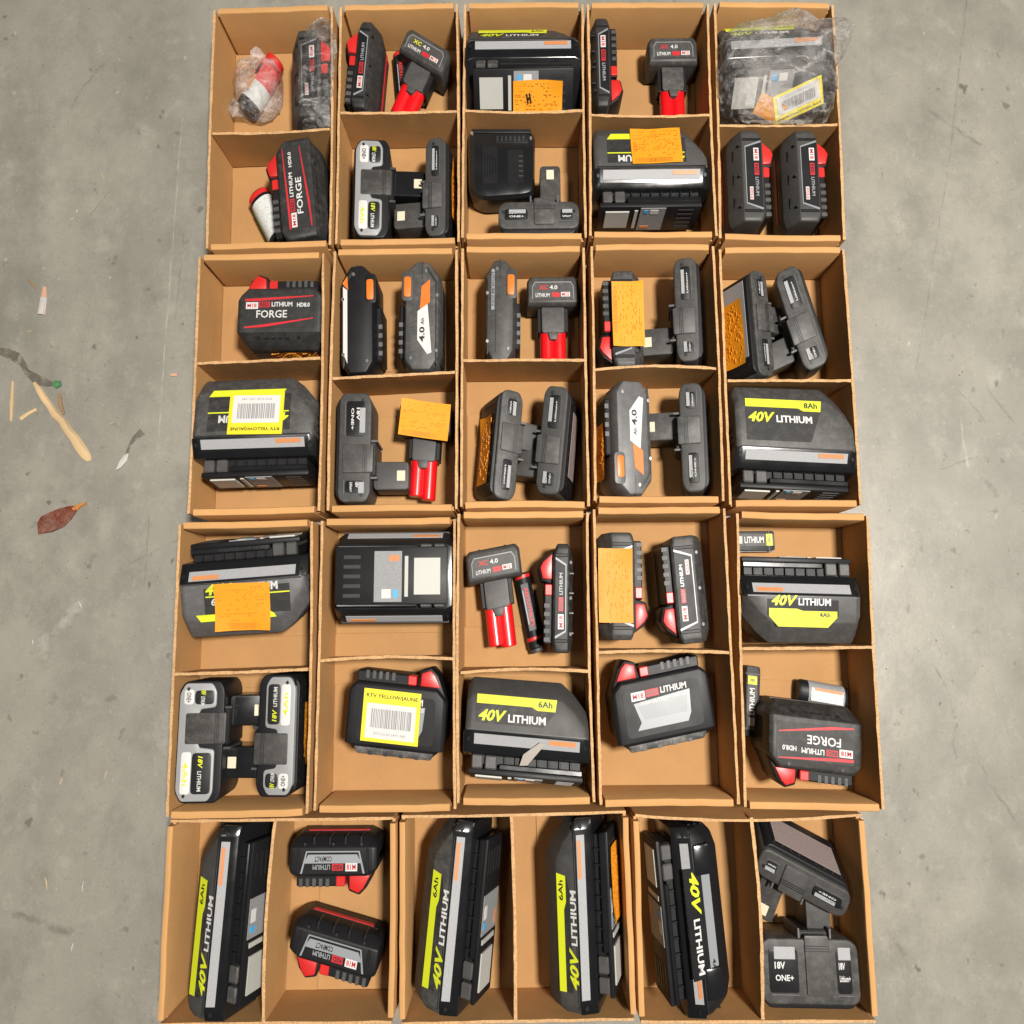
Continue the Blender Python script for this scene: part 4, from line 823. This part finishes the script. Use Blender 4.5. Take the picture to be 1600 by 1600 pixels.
def bag(pid, of, rad, label, tail=None, seed=0, ex=3.2, lim=None, zc=.04, top=None, amp=.10, off=(0, 0)):
    """crumpled clear bag round one battery"""
    x, y = PLACE.get(of, (0, 0))[:2]; bm = bmesh.new(); bmesh.ops.create_icosphere(bm, subdivisions=6, radius=1)
    for v in bm.verts:
        d = v.co.normalized(); k = (sum(abs(c) ** ex for c in d)) ** (-1 / ex); p = Vector((d.x * k * rad[0], d.y * k * rad[1], d.z * k * rad[2]))
        n1 = noise.noise(p * 42 + Vector((seed, 0, 0))); n2 = abs(noise.noise(p * 95 + Vector((0, seed, 0)))); n3 = abs(noise.noise(p * 210 + Vector((seed, seed, 0))))
        r1 = (1 - abs(noise.noise(p * 55 + Vector((seed, 5, 2))))) ** 5; r2 = (1 - abs(noise.noise(p * 120 + Vector((3, seed, 9))))) ** 5
        p *= 1 + amp * (n1 * .7 + .25 - .8 * n2)
        p += d * (.0022 * r1 + .0014 * r2)
        for tl, rr, ln in (tail or []):
            a = d.dot(Vector(tl).normalized())
            if a > rr: f = ((a - rr) / (1 - rr)) ** 1.4; p += Vector(tl).normalized() * ln * f + Vector((n1, n2, n3)) * .010 * f
        q = p + Vector((off[0], off[1], zc)); q.z = max(q.z, .0007 + .0005 * n2)
        if lim and q.z < H + .002 - Z0: q.x = min(max(q.x, lim[0] - x), lim[1] - x); q.y = min(max(q.y, lim[2] - y), lim[3] - y)
        v.co = q
    o = mesh_obj('plastic_bag', bm, M['bag']); o.location = (x, y, Z0)
    o['label'] = label; o['category'] = 'plastic bag'; o['group'] = 'clear bags round batteries'
    return o

# ------------------------------------------------------------------ the batteries, box by box
# row of boxes with the bagged batteries
cell12('A1t1', 57, 'short red and black battery with pale wrap inside a small clear bag', style='red')
pack18('A1t2', -86, 'black slide battery with red latch inside a clear bag', 'xc')
cell12('A1b1', -56, 'fat little battery with white wrap leaning beside a forge battery', L=.066, r=.0165)
pack18('A1b2', 98, 'charcoal forge battery with red stripes standing beside the fat white-wrapped stick', 'forge', True)
pack18('A2t1', 85, 'black red-latch battery beside a thin black and red stick and tilted T-shaped pack', 'xs', True)
thin_cell('A2t2', -83, 'thin black and red stick between a red-latch battery and the tilted T-shaped pack', L=.082)
stem12('A2t3', -27, 'T-shaped red-stemmed pack with multicoloured label, tilted, beside the thin stick', color='lime')
post18('A2b1', -90, 'pale grey and lime post battery facing an orange-stickered dark one', 'lime', D=.048, so=-.014, roll=4)
post18('A2b2', 90, 'dark post battery with orange sticker on its base facing a pale grey one', so=-.025, D=.030, roll=7, extra=lambda t, d: t.sticker_orange(.070, .046, T(.004, -d['D'] - .0060, .040) @ RX(90), d['base'], 3))
def x_a3(t, d):
    t.sticker_orange(.072, .045, d['MT'] @ T(.021, -.006, .001), d['term'], 5)
    t.add('pen_mark', join(box(-.0030, -.0012, -.006, .006, 0, .0003, 0), box(.0012, .0030, -.006, .006, 0, .0003, 0), box(-.003, .003, -.0012, .0012, 0, .0003, 0)), 'dark', d['term'], d['MT'] @ T(.008, -.004, .0032) @ RZ(12))
pack40('A3t', 0, 'large charcoal 40V battery showing an orange sticker on its terminal face above the black charger', roll=36, L=.164, extra=x_a3)
charger('A3b1', 0, 'glossy black charger lying face down with rounded corners')
post18('A3b2', 0, 'dark grey post battery with post up beside the black charger', so=.018, D=.032, roll=1)
pack18('A4t1', -90, 'slim charcoal red-latch battery beside an upright T-shaped pack with red stem', 'cp', True)
stem12('A4t2', 0, 'T-shaped red-stemmed pack with plain grey label beside a slim red-latch battery')
pack40('A4b', 0, 'large grey 40V battery with orange sticker over its label, below the slim red-latch battery', yb=.048, roll=4, style='big', L=.162, bodym='grey', extra=lambda t, d: t.sticker_orange(.072, .045, d['LM'](.008, .012) @ RZ(2) @ T(0, 0, .001), d['body'], 7))
def x_a5(t, d):
    t.sticker_rtv(.070, .036, d['MT'] @ T(.034, -.010, .002) @ RZ(200), d['term'], seed=2)
    t.sticker_orange(.044, .026, d['MT'] @ T(-.006, -.019, .001) @ RZ(-24), d['term'], 9)
pack40('A5t', 2, 'large 40V battery in a clear bag with yellow-edged white tag', roll=34, L=.156, extra=x_a5)
pack18('A5b1', -91, 'charcoal red-latch battery whose latch faces its twin, below the bagged large battery', 'xc')
pack18('A5b2', -91, 'charcoal red-latch battery with its latch against the outer box wall, below the bagged large battery', 'xc')
# second row
pack18('B1t', 0, 'charcoal forge battery with red stripes and an orange sticker on its side', 'forge', extra=lambda t, d: t.sticker_orange(.072, .040, T(.014, -d['D'] - .0008, .034) @ RX(90), d['body'], 11))
pack40('B1b', 1, 'large grey 40V battery with white and yellow RTV tag on its label', yb=.056, roll=4, style='big', L=.164, bodym='grey', extra=lambda t, d: t.sticker_rtv(.074, .046, d['LM'](.004, .010) @ RZ(179) @ T(0, 0, .001), d['body'], seed=4))
hexpack('B2t1', -88, 'black angular battery with narrow white and orange label along its edge', 'black', .050, style='narrow', mx=-1)
hexpack('B2t2', 90, 'grey angular battery with orange button and white parallelogram label beside the black angular one', 'grey', .054)
post18('B2b1', -90, 'dark grey post battery lying beside an orange-stickered red-stemmed pack', so=.028, D=.044, roll=2, marks='both')
stem12('B2b2', -4, 'red-stemmed T-shaped pack with orange sticker covering its head', extra=lambda t, d: t.sticker_orange(.070, .040, T(0, -.003, d['Z'] + .001) @ RZ(-3), d['head'], 13))
hexpack('B3t1', -91, 'charcoal angular battery with orange button beside a red-stemmed T-shaped pack', 'char', .044, L=.116, style='small', mx=-1)
stem12('B3t2', 0, 'red-stemmed T-shaped pack beside the charcoal angular battery with orange button')
post18('B3b1', -97, 'dark grey post battery with orange sticker on its base, leaning against its twin', so=-.016, D=.032, roll=20, extra=lambda t, d: t.sticker_orange(.074, .046, T(.006, -d['D'] - .0060, .040) @ RX(90), d['base'], 15))
post18('B3b2', 82, 'dark grey post battery without sticker, its post beside the orange-stickered twin', so=-.025, D=.034, roll=15, extra=lambda t, d: t.plate('rating_label', .070, .034, 'finepink', T(.0, -d['D'] - .0060, .040) @ RX(90), d['base']))
pack18('B4t1', 90, 'black red-latch battery with orange sticker over its label, beside a dark post battery', 'xc', extra=lambda t, d: t.sticker_orange(.072, .044, T(.004, -.0225, d['Z'] + .002) @ RZ(180), d['body'], 17))
post18('B4t2', 90, 'dark grey post battery beside an orange-stickered red-latch battery', so=-.029, D=.032)
hexpack('B4b1', 90, 'pale grey angular 4.0Ah battery with orange button and white label', 'mid', .056, mx=-1, roll=-13, extra=lambda t, d: t.sticker_orange(.060, .036, T(-.012, d['w2'] + .0080, .034) @ RZ(180) @ RX(90), d['body'], 19))
post18('B4b2', 90, 'dark grey post battery with post pointing at the pale grey 4.0Ah battery', so=.016, D=.032)
post18('B5t1', -88, 'dark grey post battery with large orange sticker on its base, above the 8Ah battery', so=-.012, D=.030, roll=26, extra=lambda t, d: (t.plate('rating_label', .084, .050, 'fine', T(-.006, -d['D'] - .0058, .040) @ RX(90), d['base']), t.sticker_orange(.072, .046, T(.006, -d['D'] - .0070, .038) @ RX(90), d['base'], 21)))
post18('B5t2', 108, 'dark grey post battery turned askew above the 8Ah battery', so=-.024, D=.034)
pack40('B5b', -2.5, 'large grey 40V battery with lime bar reading 8Ah', yb=.060, roll=5, ah='8Ah', L=.160, bodym='grey')
# third row
pack40('C1t', 183, 'large grey 40V battery with orange sticker above the pale grey and lime post batteries', yb=.044, roll=9, ch=-1, style='big', L=.164, bodym='mid', extra=lambda t, d: t.sticker_orange(.072, .048, d['LM'](.000, .012) @ RZ(178) @ T(0, 0, .001), d['body'], 23))
post18('C1b1', -90, 'pale grey and lime post battery with clean base, its post beside its twin', 'lime', so=-.028, D=.056, roll=3)
post18('C1b2', 90, 'pale grey and lime post battery with orange sticker on its base', 'lime', so=-.028, D=.048, roll=4, extra=lambda t, d: t.sticker_orange(.060, .040, T(.0, -d['D'] - .0062, .036) @ RX(90), d['base'], 25))
pack40('C2t', 180, 'large black 40V battery with its terminal face, rating label and pale pad up', roll=90, yb=.046, L=.152, ref=(0, -.0527, .046), bodym='black')
pack18('C2b', -5, 'black high output battery with yellow and white RTV tag over its label', 'ho', True, extra=lambda t, d: t.sticker_rtv(.074, .050, T(-.006, -.031, d['Z'] + .002), d['body'], seed=6))
stem12('C3t1', 8, 'red-stemmed T-shaped pack beside a thin stick and a slim red-latch battery')
thin_cell('C3t2', -76, 'thin black and red stick between a T-shaped pack and a slim battery', L=.082)
pack18('C3t3', 88, 'slim charcoal red-latch battery beside the thin black and red stick', 'cp', True)
pack40('C3b', -4, 'large charcoal 40V battery with lime bar and a strip of grey tape on its edge', yb=.042, roll=12, ah='6Ah', L=.158, extra=lambda t, d: t.plate('grey_tape', 0, 0, 'tape', T(.012, -.030, d['zc'] + .0395) @ RX(36), d['collar'], .0006, [(-.020, -.014), (-.010, -.013), (.012, .012), (.004, .012), (-.016, -.002)]))
pack18('C4t1', -91, 'charcoal red-latch battery with orange sticker beside a plain red-latch battery', 'xc', True, extra=lambda t, d: t.sticker_orange(.074, .045, T(.0, -.027, d['Z'] + .003), d['body'], 27))
pack18('C4t2', 94, 'plain charcoal red-latch battery beside the orange-stickered one', 'xc')
pack18('C4b', 8.5, 'dusty black high output battery with silver label alone in its compartment', 'ho')
thin_cell('C5t1', 0, 'small black lithium stick with lime square above the 4Ah battery', L=.058, r=.0105, lime=True)
pack40('C5t2', 178.5, 'charcoal 40V battery with lime patch under its lettering, below a small lithium stick', yb=.033, style='flip', ah='4Ah', L=.151, bodym='grey')
thin_cell('C5b1', 84, 'small black lithium stick lying beside the upside-down forge battery', L=.072, r=.0095, lime=True)
cell12('C5b2', -8, 'fat little battery with printed wrap lying against the upside-down forge battery', L=.066, r=.0120, style='plain')
pack18('C5b3', 174.5, 'charcoal forge battery with its lettering upside down', 'forge', True)
# crosswise boxes
pack40('D1l', 86, 'tilted charcoal 40V battery beside two slim red-latch batteries', roll=19, L=.168, yb=.032)
pack18('D1r1', 180, 'slim black red-latch battery with silver label lying straight, lettering upside down', 'rib')
pack18('D1r2', 168, 'slim black red-latch battery with silver label lying askew', 'rib', True)
pack40('D2l', 82.6, 'tilted charcoal 40V battery leaning askew, without any sticker', roll=19, L=.168, yb=.032)
pack40('D2r', 91.5, 'tilted charcoal 40V battery with orange sticker edge showing on its terminal side', roll=19, L=.168, yb=.032, extra=lambda t, d: t.sticker_orange(.070, .040, d['MT'] @ T(.024, .006, .002), d['term'], 29))
pack40('D3l', -85, 'black 40V battery with long silver stripe beside its lettering', roll=8, yb=.028, style='compact', L=.164, bodym='black', ah='4Ah')
post18('D3r1', 158, 'grey post battery tipped to show the printed label on its base', so=.026, D=.030, roll=22, extra=lambda t, d: (t.plate('rating_label', .086, .044, 'finepink', T(.0, -d['D'] - .0060, .040) @ RX(90), d['base'])))
post18('D3r2', -1, 'deep grey post battery with post pointing at the tipped one', so=.020, D=.056, L=.120, roll=4, marks='both')
# clear bags
bag('A1bag1', 'A1t1', (.034, .047, .020), 'small crumpled clear bag round the short red battery', tail=[((.0, 1, .3), .93, .014), ((-.75, -.5, -.1), .90, .016)], seed=3, zc=.019, amp=.12)
bag('A1bag2', 'A1t2', (.033, .088, .044), 'tall crumpled clear bag round the black slide battery', tail=[((-.1, 1, .2), .90, .012)], seed=8, zc=.044, lim=(-.435, -.266, .724, .905), amp=.10)
bag('A5bag', 'A5t', (.086, .080, .062), 'large crumpled clear bag round the battery with the yellow-edged tag', tail=[((.8, .45, .55), .93, .030), ((.2, .7, .6), .92, .010)], seed=15, zc=.058, lim=(.303, .474, .719, .903), amp=.055)
